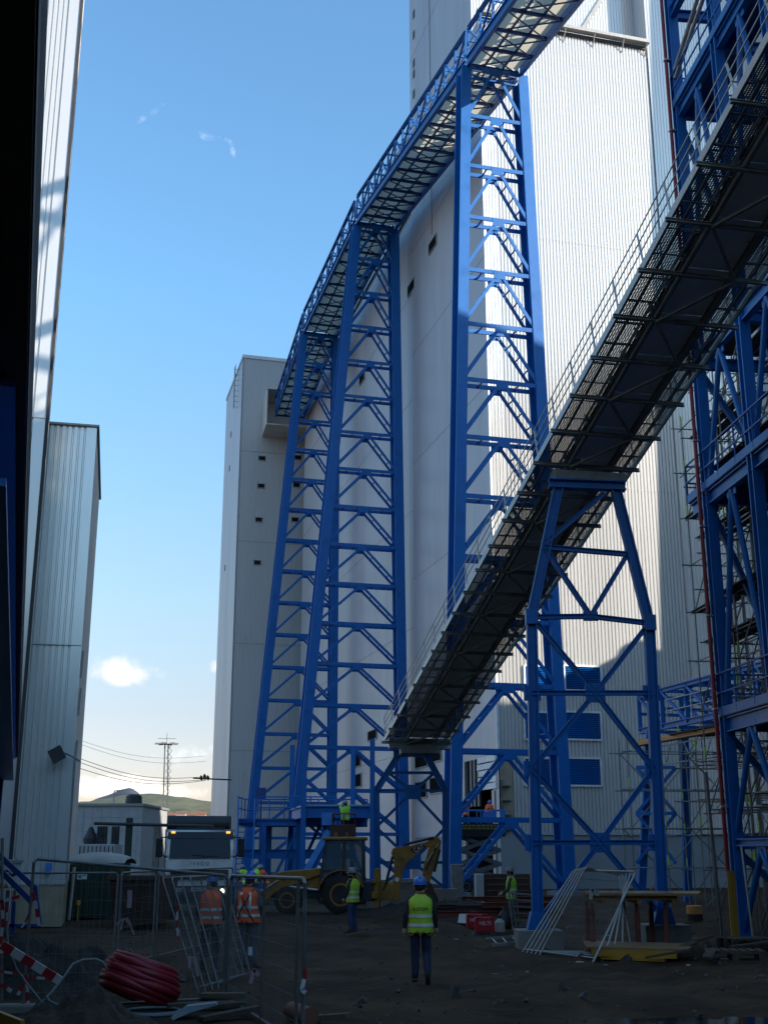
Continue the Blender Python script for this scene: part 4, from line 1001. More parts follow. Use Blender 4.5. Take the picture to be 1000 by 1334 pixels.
# ============================================================ people
def skin_mesh(J, edges, rad, root):
    names = list(J); me = bpy.data.meshes.new('body'); me.from_pydata([J[k] for k in names], [(names.index(a), names.index(b)) for a, b in edges], [])
    o = bpy.data.objects.new('body', me); col.objects.link(o)
    o.modifiers.new('skin', 'SKIN'); sb = o.modifiers.new('sub', 'SUBSURF'); sb.levels = 2
    if not me.skin_vertices: raise RuntimeError('no skin layer')
    for i, k in enumerate(names):
        r = rad[k]; me.skin_vertices[0].data[i].radius = (r, r); me.skin_vertices[0].data[i].use_root = (k == root)
    bpy.context.view_layer.update()
    m2 = bpy.data.meshes.new_from_object(o.evaluated_get(bpy.context.evaluated_depsgraph_get()))
    bpy.data.objects.remove(o); return m2
def person(label, loc, rz, pose=None, scale=1.0, sleeve='jacket', legs='navy', vest='hivis', helmet='helmet_blue', bands=True, logo=None, harness=False, group=None, detail=True, braces=False, head_turn=0):
    J = dict(pel=(0, 0, .97), sp=(0, -.01, 1.14), ch=(0, -.01, 1.33), nk=(0, 0, 1.48), hd=(0, .025, 1.575), ht=(0, .02, 1.68),
             sL=(-.18, -.01, 1.41), eL=(-.255, -.04, 1.13), wL=(-.265, .03, .89), sR=(.18, -.01, 1.41), eR=(.255, -.04, 1.13), wR=(.265, .03, .89),
             hL=(-.095, 0, .90), kL=(-.11, .03, .50), aL=(-.115, -.03, .09), tL=(-.13, .12, .045), hR=(.095, 0, .90), kR=(.11, .03, .50), aR=(.115, -.03, .09), tR=(.13, .12, .045))
    if pose: J.update(pose)
    rad = dict(pel=.135, sp=.13, ch=.135, nk=.06, hd=.085, ht=.082, sL=.072, eL=.054, wL=.037, sR=.072, eR=.054, wR=.037, hL=.108, kL=.084, aL=.068, tL=.044, hR=.108, kR=.084, aR=.068, tR=.044)
    E = [('pel', 'sp'), ('sp', 'ch'), ('ch', 'nk'), ('nk', 'hd'), ('hd', 'ht'), ('ch', 'sL'), ('sL', 'eL'), ('eL', 'wL'), ('ch', 'sR'), ('sR', 'eR'), ('eR', 'wR'), ('pel', 'hL'), ('hL', 'kL'), ('kL', 'aL'), ('aL', 'tL'), ('pel', 'hR'), ('hR', 'kR'), ('kR', 'aR'), ('aR', 'tR')]
    me = skin_mesh(J, E, rad, 'pel')
    mb = MB(); mb.add([v.co.copy() for v in me.vertices], [tuple(p.vertices) for p in me.polygons]); bpy.data.meshes.remove(me)
    kinds = {('nk', 'hd'): 2, ('hd', 'ht'): 2, ('aL', 'tL'): 3, ('aR', 'tR'): 3, ('pel', 'hL'): 1, ('pel', 'hR'): 1, ('hL', 'kL'): 1, ('hR', 'kR'): 1, ('kL', 'aL'): 1, ('kR', 'aR'): 1}
    seg = [(Vector(J[a]), Vector(J[b]), kinds.get((a, b), 0)) for a, b in E]
    for fi, f in enumerate(mb.f):
        c = sum((mb.v[i] for i in f), Vector()) / len(f); best = (9, 0)
        for a, b, k in seg:
            t = max(0, min(1, (c - a).dot(b - a) / (b - a).length_squared)); d = (c - a.lerp(b, t)).length
            if d < best[0]: best = (d, k)
        if best[1]: mb.mi[fi] = best[1]
    mb.cur = 2
    for s in ('L', 'R'):    # hands: palm, four fingers, thumb
        e, wv = Vector(J['e' + s]), Vector(J['w' + s]); d = (wv - e).normalized(); sg = 1 if s == 'R' else -1
        fw = V(0, 1, 0); fw = (fw - d * fw.dot(d)).normalized(); pn = d.cross(fw) * sg; pn = -pn if pn.x * sg > 0 else pn   # palm faces the body
        mb.lathe(wv - d * .02, d, [(0, .030), (.03, .036), (.075, .042), (.105, .036)], 8)
        for i, ln in enumerate((.068, .078, .072, .056)):
            b0 = wv + d * .075 + fw * (.030 - .020 * i)
            mb.path([b0, b0 + d * ln * .5 + pn * .008, b0 + d * ln * .85 + pn * .028, b0 + d * ln * .9 + pn * .045], [.0105, .010, .009, .007], 5)
        b0 = wv + d * .03 + fw * .032; mb.path([b0, b0 + d * .03 + fw * .022 + pn * .01, b0 + d * .06 + fw * .022 + pn * .022], [.012, .011, .008], 5)
    hd = Vector(J['hd']); hv = V(math.sin(-head_turn), math.cos(-head_turn), 0); hs = V(hv.y, -hv.x, 0)
    mb.path([hd + hv * .085 + Z * .035, hd + hv * .112 - Z * .005, hd + hv * .085 - Z * .02], [.010, .016, .012], 5)   # nose
    for sg in (-1, 1): mb.path([hd + hs * sg * .088 + Z * .03, hd + hs * sg * .105 - hv * .012, hd + hs * sg * .088 - Z * .03], [.012, .018, .012], 5)   # ears
    mb.cur = 3
    for s in ('L', 'R'):
        a, t_ = Vector(J['a' + s]), Vector(J['t' + s]); d = (t_ - a); fl = V(d.x, d.y, d.z).normalized()
        mb.beam(a - fl * .07 - Z * .055, t_ + fl * .07 - Z * .012, .088, .045, Z if abs(fl.z) < .7 else V(0, 1, 0))
    mb.cur = 4
    for sg in (-1, 1): mb.lathe(hd + hv * .078 + hs * sg * .034 + Z * .03, hv, [(0, .012), (.012, .010)], 6)
    mb.beam(hd + hv * .086 - Z * .048 - hs * .025, hd + hv * .086 - Z * .048 + hs * .025, .012, .008)
    mb.cur = 0
    loc = Vector(loc)
    body = mb.build('person', [sleeve, legs, 'skin', 'boot', 'hair'], smooth=True, off=V(0, 0, 0))
    body.location = loc; body.rotation_euler = (0, 0, rz); body.scale = (scale,) * 3
    tag(body, label, 'person', group); BASE[body.name] = V(0, 0, 0)
    # helmet and hair
    hc = Vector(J['ht']) + Z * .0; h = MB()
    prof_ = [(-.02, .118), (.0, .121), (.05, .114), (.09, .088), (.115, .045), (.12, .002)]
    h.lathe(hc, Z, prof_, 18); h.lathe(hc - Z * .03, Z, [(0, .132), (.012, .130)], 18)
    h.obox(hc + hv * .135 - Z * .025, hs * .075, hv * .05, V(0, 0, .008) - hv * 0); h.beam(hc - hv * .10 + Z * .06, hc + hv * .10 + Z * .06, .03, .13, Z)
    h.build('hard_hat', helmet, body, smooth='auto')
    hr = MB(); hr.lathe(Vector(J['hd']) - hv * .012 + Z * .0, Z, [(-.035, .066), (0, .094), (.07, .099), (.10, .09)], 14); hr.build('hair', 'hair', body, smooth=True)
    if vest:
        p0, p1 = Vector(J['pel']), Vector(J['ch']); x = MB(); N = 28
        rings = [(.845, .225, .165), (.90, .222, .165), (1.0, .212, .160), (1.10, .208, .158), (1.22, .222, .162), (1.33, .236, .155), (1.40, .222, .135), (1.445, .175, .11), (1.49, .095, .09)]
        vv = []
        for (z_, rx, ry) in rings:
            f = (z_ - p0.z) / (p1.z - p0.z); c = p0.lerp(p1, f) if z_ < 1.36 else p1.lerp(Vector(J['nk']), min(1, (z_ - p1.z) / .15))
            for k in range(N):
                t = 2 * math.pi * k / N; fo = 1 + (.04 * math.sin(t * 5 + z_ * 9) + .06 * noise.noise(V(math.cos(t) * 2, math.sin(t) * 2, z_ * 6 + loc.x))) * (1 if z_ < 1.35 else .2)
                ex = abs(math.cos(t)) ** .8 * (1 if math.cos(t) > 0 else -1); ey = abs(math.sin(t)) ** .8 * (1 if math.sin(t) > 0 else -1)
                vv.append(V(c.x + rx * fo * ex, c.y + ry * fo * ey, z_ if len(rings) else z_))
        m_ = len(rings)
        fs = [(i * N + k, i * N + (k + 1) % N, (i + 1) * N + (k + 1) % N, (i + 1) * N + k) for i in range(m_ - 1) for k in range(N)]
        x.add(vv, fs); vo = x.build('vest', vest, body, smooth=True)
        if bands:
            b_ = MB()
            def rz_(z_):
                for (a, b) in zip(rings, rings[1:]):
                    if a[0] <= z_ <= b[0]: f = (z_ - a[0]) / (b[0] - a[0]); return a[1] + (b[1] - a[1]) * f, a[2] + (b[2] - a[2]) * f
            for zb in (.97, 1.12):
                rows = []
                for z_ in (zb - .027, zb + .027):
                    rx, ry = rz_(z_); f = (z_ - p0.z) / (p1.z - p0.z); c = p0.lerp(p1, f)
                    for k in range(N):
                        t = 2 * math.pi * k / N; fo = 1 + (.04 * math.sin(t * 5 + z_ * 9) + .06 * noise.noise(V(math.cos(t) * 2, math.sin(t) * 2, z_ * 6 + loc.x)))
                        ex = abs(math.cos(t)) ** .8 * (1 if math.cos(t) > 0 else -1); ey = abs(math.sin(t)) ** .8 * (1 if math.sin(t) > 0 else -1)
                        rows.append(V(c.x + (rx * fo + .007) * ex, c.y + (ry * fo + .007) * ey, z_))
                b_.add(rows, [(k, (k + 1) % N, N + (k + 1) % N, N + k) for k in range(N)])
            if braces:
                for sg in (-1, 1):
                    for ys in (-1, 1): b_.beam(V(sg * .10, ys * .168, .95), V(sg * .095, ys * .150, 1.40), .045, .006, V(0, 1, 0))
            b_.build('reflective_band', 'band', vo, smooth=True)
        if logo: text('lettering', logo, .075, 'ink_black', vo, frame_mtx((0, -.178, 1.24), (1, 0, 0), (0, -.04, 1)))
    if harness:
        x = MB()
        for sg in (-1, 1):
            x.path([V(sg * .05, -.15, .88), V(sg * .16, -.14, .80), V(sg * .215, 0, .83), V(sg * .15, .13, .80), V(sg * .05, .12, .85)], .011, 5)
            if harness == 2: x.path([V(sg * .13, .14, 1.42), V(sg * .13, -.10, 1.45), V(sg * .03, -.19, 1.25), V(-sg * .12, -.19, 1.0), V(-sg * .17, -.12, .86)], .014, 5)
        x.path([V(-.05, -.17, .87), V(0, -.18, .80), V(.05, -.17, .87)], .011, 5)
        x.build('harness', 'jacket' if harness == 2 else 'yellow_bright', body)
    return body
walk = dict(kR=(.105, .06, .50), aR=(.12, -.20, .19), tR=(.125, -.14, .06), kL=(-.10, .05, .49), aL=(-.10, .02, .09), tL=(-.115, .17, .045), eL=(-.265, -.06, 1.13), wL=(-.285, .0, .89), eR=(.262, .0, 1.13), wR=(.28, .09, .90))
person('person in a yellow vest with lettering and blue hard hat walking away over open dirt', gnd(548, 1281), R(-2), walk, 1.0, 'jacket', 'navy', 'hivis', 'helmet_blue', logo='ALSTOM', harness=1)
person('person in plain orange vest and blue hard hat standing behind the red pipe coil', gnd(272, 1263), R(8), dict(wL=(-.25, .12, .98), eL=(-.27, -.02, 1.14)), 1.0, 'brown_cloth', 'jacket', 'orange', 'helmet_blue')
person('person in orange vest with dark harness straps and blue hard hat, behind the fence', gnd(322, 1262), R(-22), dict(wR=(.16, .22, 1.05), eR=(.25, .0, 1.13)), 1.03, 'grey_cloth', 'grey_cloth', 'orange', 'helmet_blue', harness=2, braces=True)
person('person in a yellow vest, grey hard hat and jeans, standing beside the backhoe loader', gnd(459, 1216), R(62), dict(eL=(-.245, .03, 1.14), wL=(-.22, .16, .93)), 1.0, 'jacket', 'jeans', 'hivis', 'helmet_grey', head_turn=R(15))
person('person in yellow-green vest with brown sleeves standing by the stacked grey frames', gnd(667, 1209), R(78), dict(eL=(-.22, .06, 1.13), wL=(-.2, .26, 1.0), eR=(.22, .06, 1.13), wR=(.17, .28, 1.02)), 1.0, 'brown_cloth', 'grey_cloth', 'hivis_green', 'helmet_grey')
stoop = dict(ch=(0, .12, 1.28), nk=(0, .2, 1.40), hd=(0, .25, 1.48), ht=(0, .27, 1.58), sL=(-.17, .13, 1.33), sR=(.17, .13, 1.33), eL=(-.23, .25, 1.08), wL=(-.18, .42, .98), eR=(.23, .25, 1.08), wR=(.18, .42, .98))
for i, (u, D, rz, ve, he, lb) in enumerate(((324, 56, 60, 'hivis_green', 'helmet_grey', 'far person in a green vest bending forward, leftmost below the stairs'), (335, 57.5, -40, 'hivis_green', 'helmet_grey', 'far person in a green vest stooping, between the other green vest and the red one'), (349, 55, 110, 'orange', 'helmet_grey', 'far person in a red-orange vest stooping under the blue access platform'))):
    person(lb, V((u - 500) / F * D * .97, D, 0), R(rz), stoop, 1.0, 'jacket', 'jeans', ve, he, detail=False)
# ============================================================ vehicles
def wheel(par, c, ax, r, wd, rim='yellow', hubr=.55):
    ax = Vector(ax).normalized(); t = MB()
    t.lathe(c, ax, [(-wd / 2, r * .62), (-wd / 2, r * .9), (-wd * .38, r), (wd * .38, r), (wd / 2, r * .9), (wd / 2, r * .62)], 28)
    for k in range(22):
        a = 2 * math.pi * k / 22; u_ = ax.orthogonal().normalized(); v_ = ax.cross(u_); d = u_ * math.cos(a) + v_ * math.sin(a)
        t.beam(Vector(c) + d * r * .985 - ax * wd * .42, Vector(c) + d * r * .985 + ax * wd * .42, .05, .05, d)
    w_ = t.build('wheel', 'rubber', par, smooth='auto')
    h = MB(); h.lathe(c, ax, [(-wd * .30, r * .60), (-wd * .51, r * .60), (-wd * .51, r * .5), (-wd * .36, r * .42), (-wd * .42, r * .18), (-wd * .50, r * .14), (wd * .5, r * .14), (wd * .36, r * .42), (wd * .51, r * .5), (wd * .51, r * .6), (wd * .3, r * .6)], 20)
    h.build('rim', rim, w_, smooth='auto'); return w_
# --- backhoe loader; local x forward (to the photo's left), y towards the camera
bl = thing('backhoe_loader', 'yellow backhoe loader with folded digging arm facing left on the dirt', 'excavator', gnd(446, 1190), R(178), local=True)
wheel(bl, V(0, .85, .70), (0, 1, 0), .70, .46); wheel(bl, V(0, -.85, .70), (0, 1, 0), .70, .46)
wheel(bl, V(2.02, .85, .50), (0, 1, 0), .48, .32); wheel(bl, V(2.02, -.85, .50), (0, 1, 0), .48, .32)
x = MB(); x.box(-.85, 2.7, -.38, .38, .55, .92); x.box(-1.25, -.75, -.55, .55, .45, 1.15); x.box(1.85, 2.2, -.75, .75, .42, .58); x.build('chassis', 'dark', bl, bevel=.03)
x = MB(); x.prism([(.72, -.42, .9), (2.75, -.42, .9), (2.78, -.42, 1.38), (2.3, -.42, 1.52), (.72, -.42, 1.66)], (0, .84, 0)); x.build('engine_hood', 'yellow', bl, bevel=.04)
x = MB()
for k in range(6): x.box(1.3 + k * .18, 1.38 + k * .18, .425, .44, 1.05, 1.35)
x.build('hood_grille', 'black', bl)
# fenders
x = MB()
for sg in (-1, 1):
    y0 = .64 * sg; arc = [V(.86 * math.cos(R(a)), 0, .72 + .86 * math.sin(R(a))) for a in range(8, 173, 12)]
    for p, q in zip(arc, arc[1:]): x.beam(p + V(0, .84 * sg, 0), q + V(0, .84 * sg, 0), .50, .05, V(-(q - p).z, 0, (q - p).x))
x.build('fender', 'yellow', bl)
# cab: posts, glass, roof
x = MB(); cx0, cx1, cy, zb, zt_ = -.80, .78, .68, 1.05, 2.66
for (px_, tx) in ((cx0, cx0 + .02), (-.05, -.05), (cx1 + .05, cx1 - .18)):
    for sg in (-1, 1): x.beam((px_, cy * sg, zb), (tx, (cy - .05) * sg, zt_), .07, .08, V(1, 0, 0))
for z_ in (zb, 1.55): x.beam((cx0, cy, z_), (cx1, cy, z_), .06, .07); x.beam((cx0, -cy, z_), (cx1, -cy, z_), .06, .07)
x.box(cx0, cx1, -cy + .02, cy - .02, .95, 1.06); x.build('cab_frame', 'dark', bl)
x = MB()
for sg in (-1, 1):
    x.add([(cx0, cy * sg, zb), (cx1, cy * sg, zb), (cx1 - .2, (cy - .05) * sg, zt_), (cx0, (cy - .05) * sg, zt_)], [(0, 1, 2, 3)])
x.add([(cx1 + .02, -cy, zb + .5), (cx1 + .02, cy, zb + .5), (cx1 - .17, cy, zt_), (cx1 - .17, -cy, zt_)], [(0, 1, 2, 3)]); x.add([(cx0, -cy, zb), (cx0, cy, zb), (cx0, cy, zt_), (cx0, -cy, zt_)], [(0, 1, 2, 3)])
x.build('cab_glass', 'glass', bl)
x = MB(); x.box(cx0 - .12, cx1 - .02, -cy - .04, cy + .04, zt_, zt_ + .13); x.build('cab_roof', 'yellow', bl, bevel=.05)
x = MB()
for px_ in (.25, -.18): x.lathe((px_, .35, zt_ + .13), Z, [(0, .06), (.14, .055), (.16, .03)], 10)
x.build('beacon', 'terracotta', bl)
x = MB(); x.box(-.35, .1, -.25, .25, 1.06, 1.35); x.box(-.42, -.30, -.25, .25, 1.3, 1.95); x.build('seat', 'black', bl, bevel=.04)
x = MB(); x.tube((.42, 0, 1.1), (.30, 0, 1.65), .04, 6); x.path([(.30 + .05 * math.sin(t * .6), .19 * math.cos(t * .63), 1.66 + .19 * math.sin(t * .63) * .4) for t in range(11)], .015, 5); x.build('steering_wheel', 'black', bl)
# loader arms and bucket
for sg in (-1, 1):
    x = MB(); x.prism([(.75, .47 * sg, 1.45), (.95, .47 * sg, 1.62), (2.55, .47 * sg, 1.05), (3.15, .47 * sg, .48), (3.0, .47 * sg, .36), (2.45, .47 * sg, .82)], (0, .10 * sg, 0)); x.build('loader_arm', 'yellow', bl)
    x = MB(); x.tube((.9, .52 * sg, .85), (2.2, .52 * sg, 1.0), .05, 8); x.tube((2.4, .60 * sg, 1.2), (3.1, .60 * sg, .75), .04, 8); x.build('hydraulic_ram', 'galv_bright', bl)
x = MB(); pr = [(3.05, .85), (3.0, .30), (3.15, .10), (3.95, .08), (3.98, .12), (3.25, .2), (3.14, .36), (3.2, .85)]
x.prism([(a, -1.12, b) for a, b in pr], (0, 2.24, 0)); x.build('front_bucket', 'yellow', bl)
for sg in (-1, 1):
    x = MB(); x.box(-1.42, -1.22, .58 * sg - .09, .58 * sg + .09, .12, 1.62); x.box(-1.50, -1.12, .58 * sg - .22, .58 * sg + .22, .02, .12); x.build('stabiliser_leg', 'yellow', bl, bevel=.02)
x = MB(); x.box(-1.36, -1.14, -.85, .85, .55, .8); x.box(-1.3, -1.16, -.85, .85, 1.1, 1.25); x.prism([(-1.35, -.2, .45), (-1.95, -.2, .5), (-2.0, -.2, 1.0), (-1.7, -.2, 1.15), (-1.35, -.2, 1.2)], (0, .4, 0)); x.build('swing_post', 'yellow', bl, bevel=.02)
def bpx(X, Y): u = 330 + X / 3.704; v = 1070 + Y / 3.704; return (-(u - 446) / 36.8, (1189 - v) / 36.0)
pts = [(676, 375), (718, 378), (742, 240), (770, 190), (850, 128), (905, 112), (940, 96), (925, 68), (893, 66), (872, 92), (790, 112), (712, 118), (690, 126), (682, 150), (697, 185), (697, 250)]
x = MB(); x.prism([(bpx(*p)[0], -.14, bpx(*p)[1]) for p in pts], (0, .28, 0)); bm_ = x.build('boom', 'yellow', bl, bevel=.02)
x = MB(); x.prism([(bpx(*p)[0], .142, bpx(*p)[1]) for p in ((780, 130), (842, 104), (866, 116), (800, 150))], (0, .006, 0)); x.build('decal', 'black', bm_)
a = bpx(824, 131); b = bpx(850, 118)
text('lettering', 'CAT', .21, 'paper', bm_, frame_mtx((bpx(826, 126)[0], .152, bpx(826, 126)[1]), (-.90, 0, .43), (0.43 * .5, 0, .9)))
x = MB(); x.lathe((bpx(713, 277)[0], .142, bpx(713, 277)[1]), V(0, 1, 0), [(0, .085), (.006, .085)], 16); x.build('round_decal', 'paper', bm_)
pts = [(900, 70), (925, 66), (945, 90), (938, 125), (905, 215), (880, 300), (856, 305), (838, 290), (850, 215), (880, 120)]
x = MB(); x.prism([(bpx(*p)[0], -.11, bpx(*p)[1]) for p in pts], (0, .22, 0)); dp = x.build('dipper_arm', 'yellow', bl, bevel=.015)
x = MB()
for (p, q, r) in (((690, 165), (655, 300), .055), ((655, 300), (640, 330), .03), ((745, 108), (905, 72), .05), ((915, 120), (862, 225), .035), ((935, 130), (905, 240), .055)):
    a, b = bpx(*p), bpx(*q); x.tube((a[0], .19, a[1]), (b[0], .19, b[1]), r, 8)
x.build('hydraulic_ram', 'dark', bl)
x = MB()
for (p, q) in (((930, 100), (870, 190)),): a, b = bpx(*p), bpx(*q); x.tube((a[0], .2, a[1]), (b[0], .2, b[1]), .022, 6)
x.build('hydraulic_ram', 'galv_bright', bl)
pts = [(838, 295), (885, 290), (905, 330), (925, 370), (925, 415), (900, 440), (868, 400), (840, 350)]
x = MB(); x.prism([(bpx(*p)[0], -.32, bpx(*p)[1]) for p in pts], (0, .64, 0))
for k in range(4): p = bpx(900, 438); x.box(p[0] - .03, p[0] + .03, -.3 + k * .17, -.22 + k * .17, p[1] - .14, p[1] + .02)
x.build('digging_bucket', 'rust', bl, bevel=.02)
# --- tipper lorry facing the camera; local y towards the rear
tk = thing('tipper_lorry', 'white cab tipper lorry with lit headlamps facing the camera behind the fence', 'lorry', V((267 - 500) / F * 45 * .97, 44.2, 0), R(9), local=True)
x = MB(); x.box(-1.2, 1.2, .05, 1.75, .95, 2.05); x.prism([(-1.2, .05, 2.05), (-1.2, 1.75, 2.05), (-1.2, 1.75, 2.95), (-1.2, .42, 2.95), (-1.2, .30, 2.80)], (2.4, 0, 0)); x.build('cab', 'white_paint', tk, bevel=.07)
x = MB(); x.hexa([(-1.08, .005, 2.02), (1.08, .005, 2.02), (1.08, .06, 2.02), (-1.08, .06, 2.02), (-1.06, .235, 2.68), (1.06, .235, 2.68), (1.06, .30, 2.68), (-1.06, .30, 2.68)]); x.build('windscreen', 'pane_dark', tk)
x = MB(); x.hexa([(-1.18, .22, 2.70), (1.18, .22, 2.70), (1.18, .5, 2.78), (-1.18, .5, 2.78), (-1.15, .30, 2.93), (1.15, .30, 2.93), (1.15, .6, 3.0), (-1.15, .6, 3.0)]); x.build('sun_visor', 'pane_dark', tk)
x = MB(); x.box(-1.02, 1.02, -.03, .06, 1.30, 1.62); x.build('grille', 'black', tk)
x = MB()
for k in range(3): x.box(-1.0, 1.0, -.05, .0, 1.33 + k * .1, 1.36 + k * .1)
x.build('grille_bar', 'galv', tk)
text('lettering', 'I V E C O', .17, 'galv', tk, frame_mtx((0, .035, 1.83), (1, 0, 0), (0, 0, 1)), ext=.012)
x = MB(); x.box(-1.25, 1.25, -.12, .5, .45, 1.08); x.box(-.9, .9, -.14, .4, .62, .9); x.build('bumper', 'dark', tk, bevel=.04)
x = MB(); x.box(-.27, .27, -.155, -.13, .90, 1.02); pl = x.build('number_plate', 'paper', tk)
x = MB()
for k in range(6): x.box(-.20 + k * .07, -.16 + k * .07, -.162, -.154, .93, .99)
x.build('plate_characters', 'ink_black', pl)
for sg, mt_ in ((-1, 'lamp_dim'), (1, 'lamp_on')):
    x = MB(); x.box(.78 * sg - .2, .78 * sg + .2, -.14, -.10, .78, 1.02); hl = x.build('headlight', 'galv_bright', tk)
    x = MB(); x.lathe((.82 * sg, -.13, .9), V(0, -1, 0), [(0, .085 if sg > 0 else .05), (.03, .07 if sg > 0 else .04)], 12); x.build('bulb', mt_, hl)
    x = MB(); x.box(.98 * sg - .07, .98 * sg + .07, .20, .3, 2.88, 2.95); x.build('marker_lamp', 'lamp_amber', tk)
    x = MB(); x.path([(1.18 * sg, .3, 2.75), (1.42 * sg, .15, 2.72), (1.45 * sg, .12, 2.2), (1.2 * sg, .3, 2.05)], .025, 6); mr_ = x.build('mirror_arm', 'black', tk)
    x = MB(); x.box(1.45 * sg - .12, 1.45 * sg + .12, .08, .16, 2.05, 2.7); x.build('mirror', 'black', mr_, bevel=.03)
    wheel(tk, V(1.02 * sg, 1.0, .52), (1, 0, 0), .52, .34, 'galv'); wheel(tk, V(.95 * sg, 4.6, .52), (1, 0, 0), .52, .5, 'galv')
x = MB(); x.path([(-.75, .16, 2.06), (-.2, .02, 2.12), (.2, .02, 2.10)], .015, 4); x.path([(.1, .0, 2.06), (.7, .03, 2.1)], .015, 4); x.build('wiper', 'black', tk)
x = MB(); x.prism([(-1.24, 2.1, 1.2), (-1.24, 6.8, 1.2), (-1.24, 6.9, 2.75), (-1.24, 2.0, 2.95)], (2.48, 0, 0)); x.box(-1.3, 1.3, 1.95, 2.1, 2.5, 3.05)
for k in range(5): x.box(-1.3, 1.3, 2.5 + k * 1.0, 2.62 + k * 1.0, 1.2, 2.75)
x.build('tipper_body', 'offwhite', tk)
x = MB(); x.box(-.45, .45, 1.2, 6.6, .6, .95); x.build('chassis', 'dark', tk)
x = MB(); x.tube((.3, 1.88, 1.2), (.3, 1.88, 3.1), .07, 8); x.box(-.9, .9, 1.82, 1.95, 2.95, 3.12); x.build('exhaust_stack', 'dark', tk)
# ============================================================ lifts with their crews
DS = 70.5
sc = thing('scissor_lift', 'blue scissor lift raised before the open bay, with yellow writing on its platform', 'lift', V((624 - 500) / F * DS * .965, DS, 0), R(4), local=True)
zf = at(624, 1082, DS).z
x = MB(); x.box(-1.4, 1.4, -.75, .75, zf - .35, zf); x.build('platform', 'black', sc)
x = MB(); x.box(-1.42, 1.42, -.78, -.75, zf + .0, zf + .35); sgn_ = x.build('name_board', 'green_dark', sc)
x = MB(); random.seed(2)
for row in range(2):
    xx = -1.05
    while xx < 1.25: ln = random.uniform(.06, .22); x.box(xx, xx + ln, -.79, -.781, zf + .05 + row * .15, zf + .13 + row * .15); xx += ln + .07
x.build('lettering', 'yellow_bright', sgn_)
x = MB(); rails(x, [V(-1.4, -.75, zf), V(1.4, -.75, zf), V(1.4, .75, zf), V(-1.4, .75, zf), V(-1.4, -.75, zf)], 1.1, .03, .7); x.box(.1, .9, -.80, -.74, zf + .42, zf + 1.0); x.box(1.1, 1.4, -.8, -.76, zf, zf + 1.1); x.build('guard_rail', 'blue_light', sc)
x = MB(); hz_ = (zf - .35 - .85) / 3
for k in range(3):
    z0, z1 = .85 + k * hz_, .85 + (k + 1) * hz_
    for sg in (-1, 1): x.beam((-1.15, .5 * sg, z0), (1.15, .5 * sg, z1), .08, .2, Z); x.beam((1.15, .42 * sg, z0), (-1.15, .42 * sg, z1), .08, .2, Z)
x.build('scissor_arm', 'galv', sc)
x = MB(); x.box(-1.3, 1.3, -.7, .7, .35, .85); x.build('chassis', 'blue_dark', sc, bevel=.03)
for sg in (-1, 1):
    for px_ in (-.9, .9): wheel(sc, V(px_, .7 * sg, .38), (0, 1, 0), .38, .25, 'galv')
b0 = sc.location
person('person in orange vest and blue hard hat at the right end of the scissor lift', b0 + V(.55, .1, zf), R(-30), stoop, 1.0, 'brown_cloth', 'jacket', 'orange', 'helmet_blue')
person('person in orange-red vest at the left end of the scissor lift, behind the trestle leg', b0 + V(-.75, .1, zf), R(40), dict(wL=(-.2, .3, 1.15), wR=(.2, .3, 1.15)), .98, 'orange', 'jacket', 'orange', 'helmet_blue')
DB = 55.5
zb_ = at(446, 1092, DB).z; xb_ = (447 - 500) / F * DB * .975
bk = thing('boom_lift', 'blue boom lift with a dark red basket under the access platform', 'lift', V(xb_, DB, 0), 0, local=True)
x = MB(); x.box(-.45, .55, -.4, .4, zb_ - .1, zb_); rails(x, [V(-.45, -.4, zb_), V(.55, -.4, zb_), V(.55, .4, zb_), V(-.45, .4, zb_), V(-.45, -.4, zb_)], 1.05, .03, .5); x.build('basket', 'rust_red', bk)
x = MB(); x.box(-.55, .55, -.45, -.42, zb_, zb_ + .55); x.build('basket_panel', 'rust', bk)
x = MB(); x.box(-.95, -.45, -.3, .3, zb_ + .55, zb_ + 1.1); x.beam((-.6, 0, zb_ + .3), (-1.6, .4, 1.4), .25, .3); x.beam((-1.6, .4, 1.4), (.4, 1.0, 1.0), .3, .35); x.build('boom', 'blue_light', bk)
x = MB(); x.box(-1.2, 1.2, .4, 1.7, .4, 1.0); x.build('chassis', 'blue_dark', bk, bevel=.05)
for sg in (.45, 1.65):
    for px_ in (-.8, .8): wheel(bk, V(px_, sg, .4), (0, 1, 0), .4, .28, 'galv')
person('person in neon green vest reaching up in the boom lift basket under the platform', V(xb_ + .1, DB, zb_), R(15), dict(eL=(-.25, .1, 1.45), wL=(-.12, .25, 1.62), eR=(.25, .1, 1.45), wR=(.12, .25, 1.62)), .92, 'hivis_green', 'jacket', 'hivis_green', 'helmet_grey')
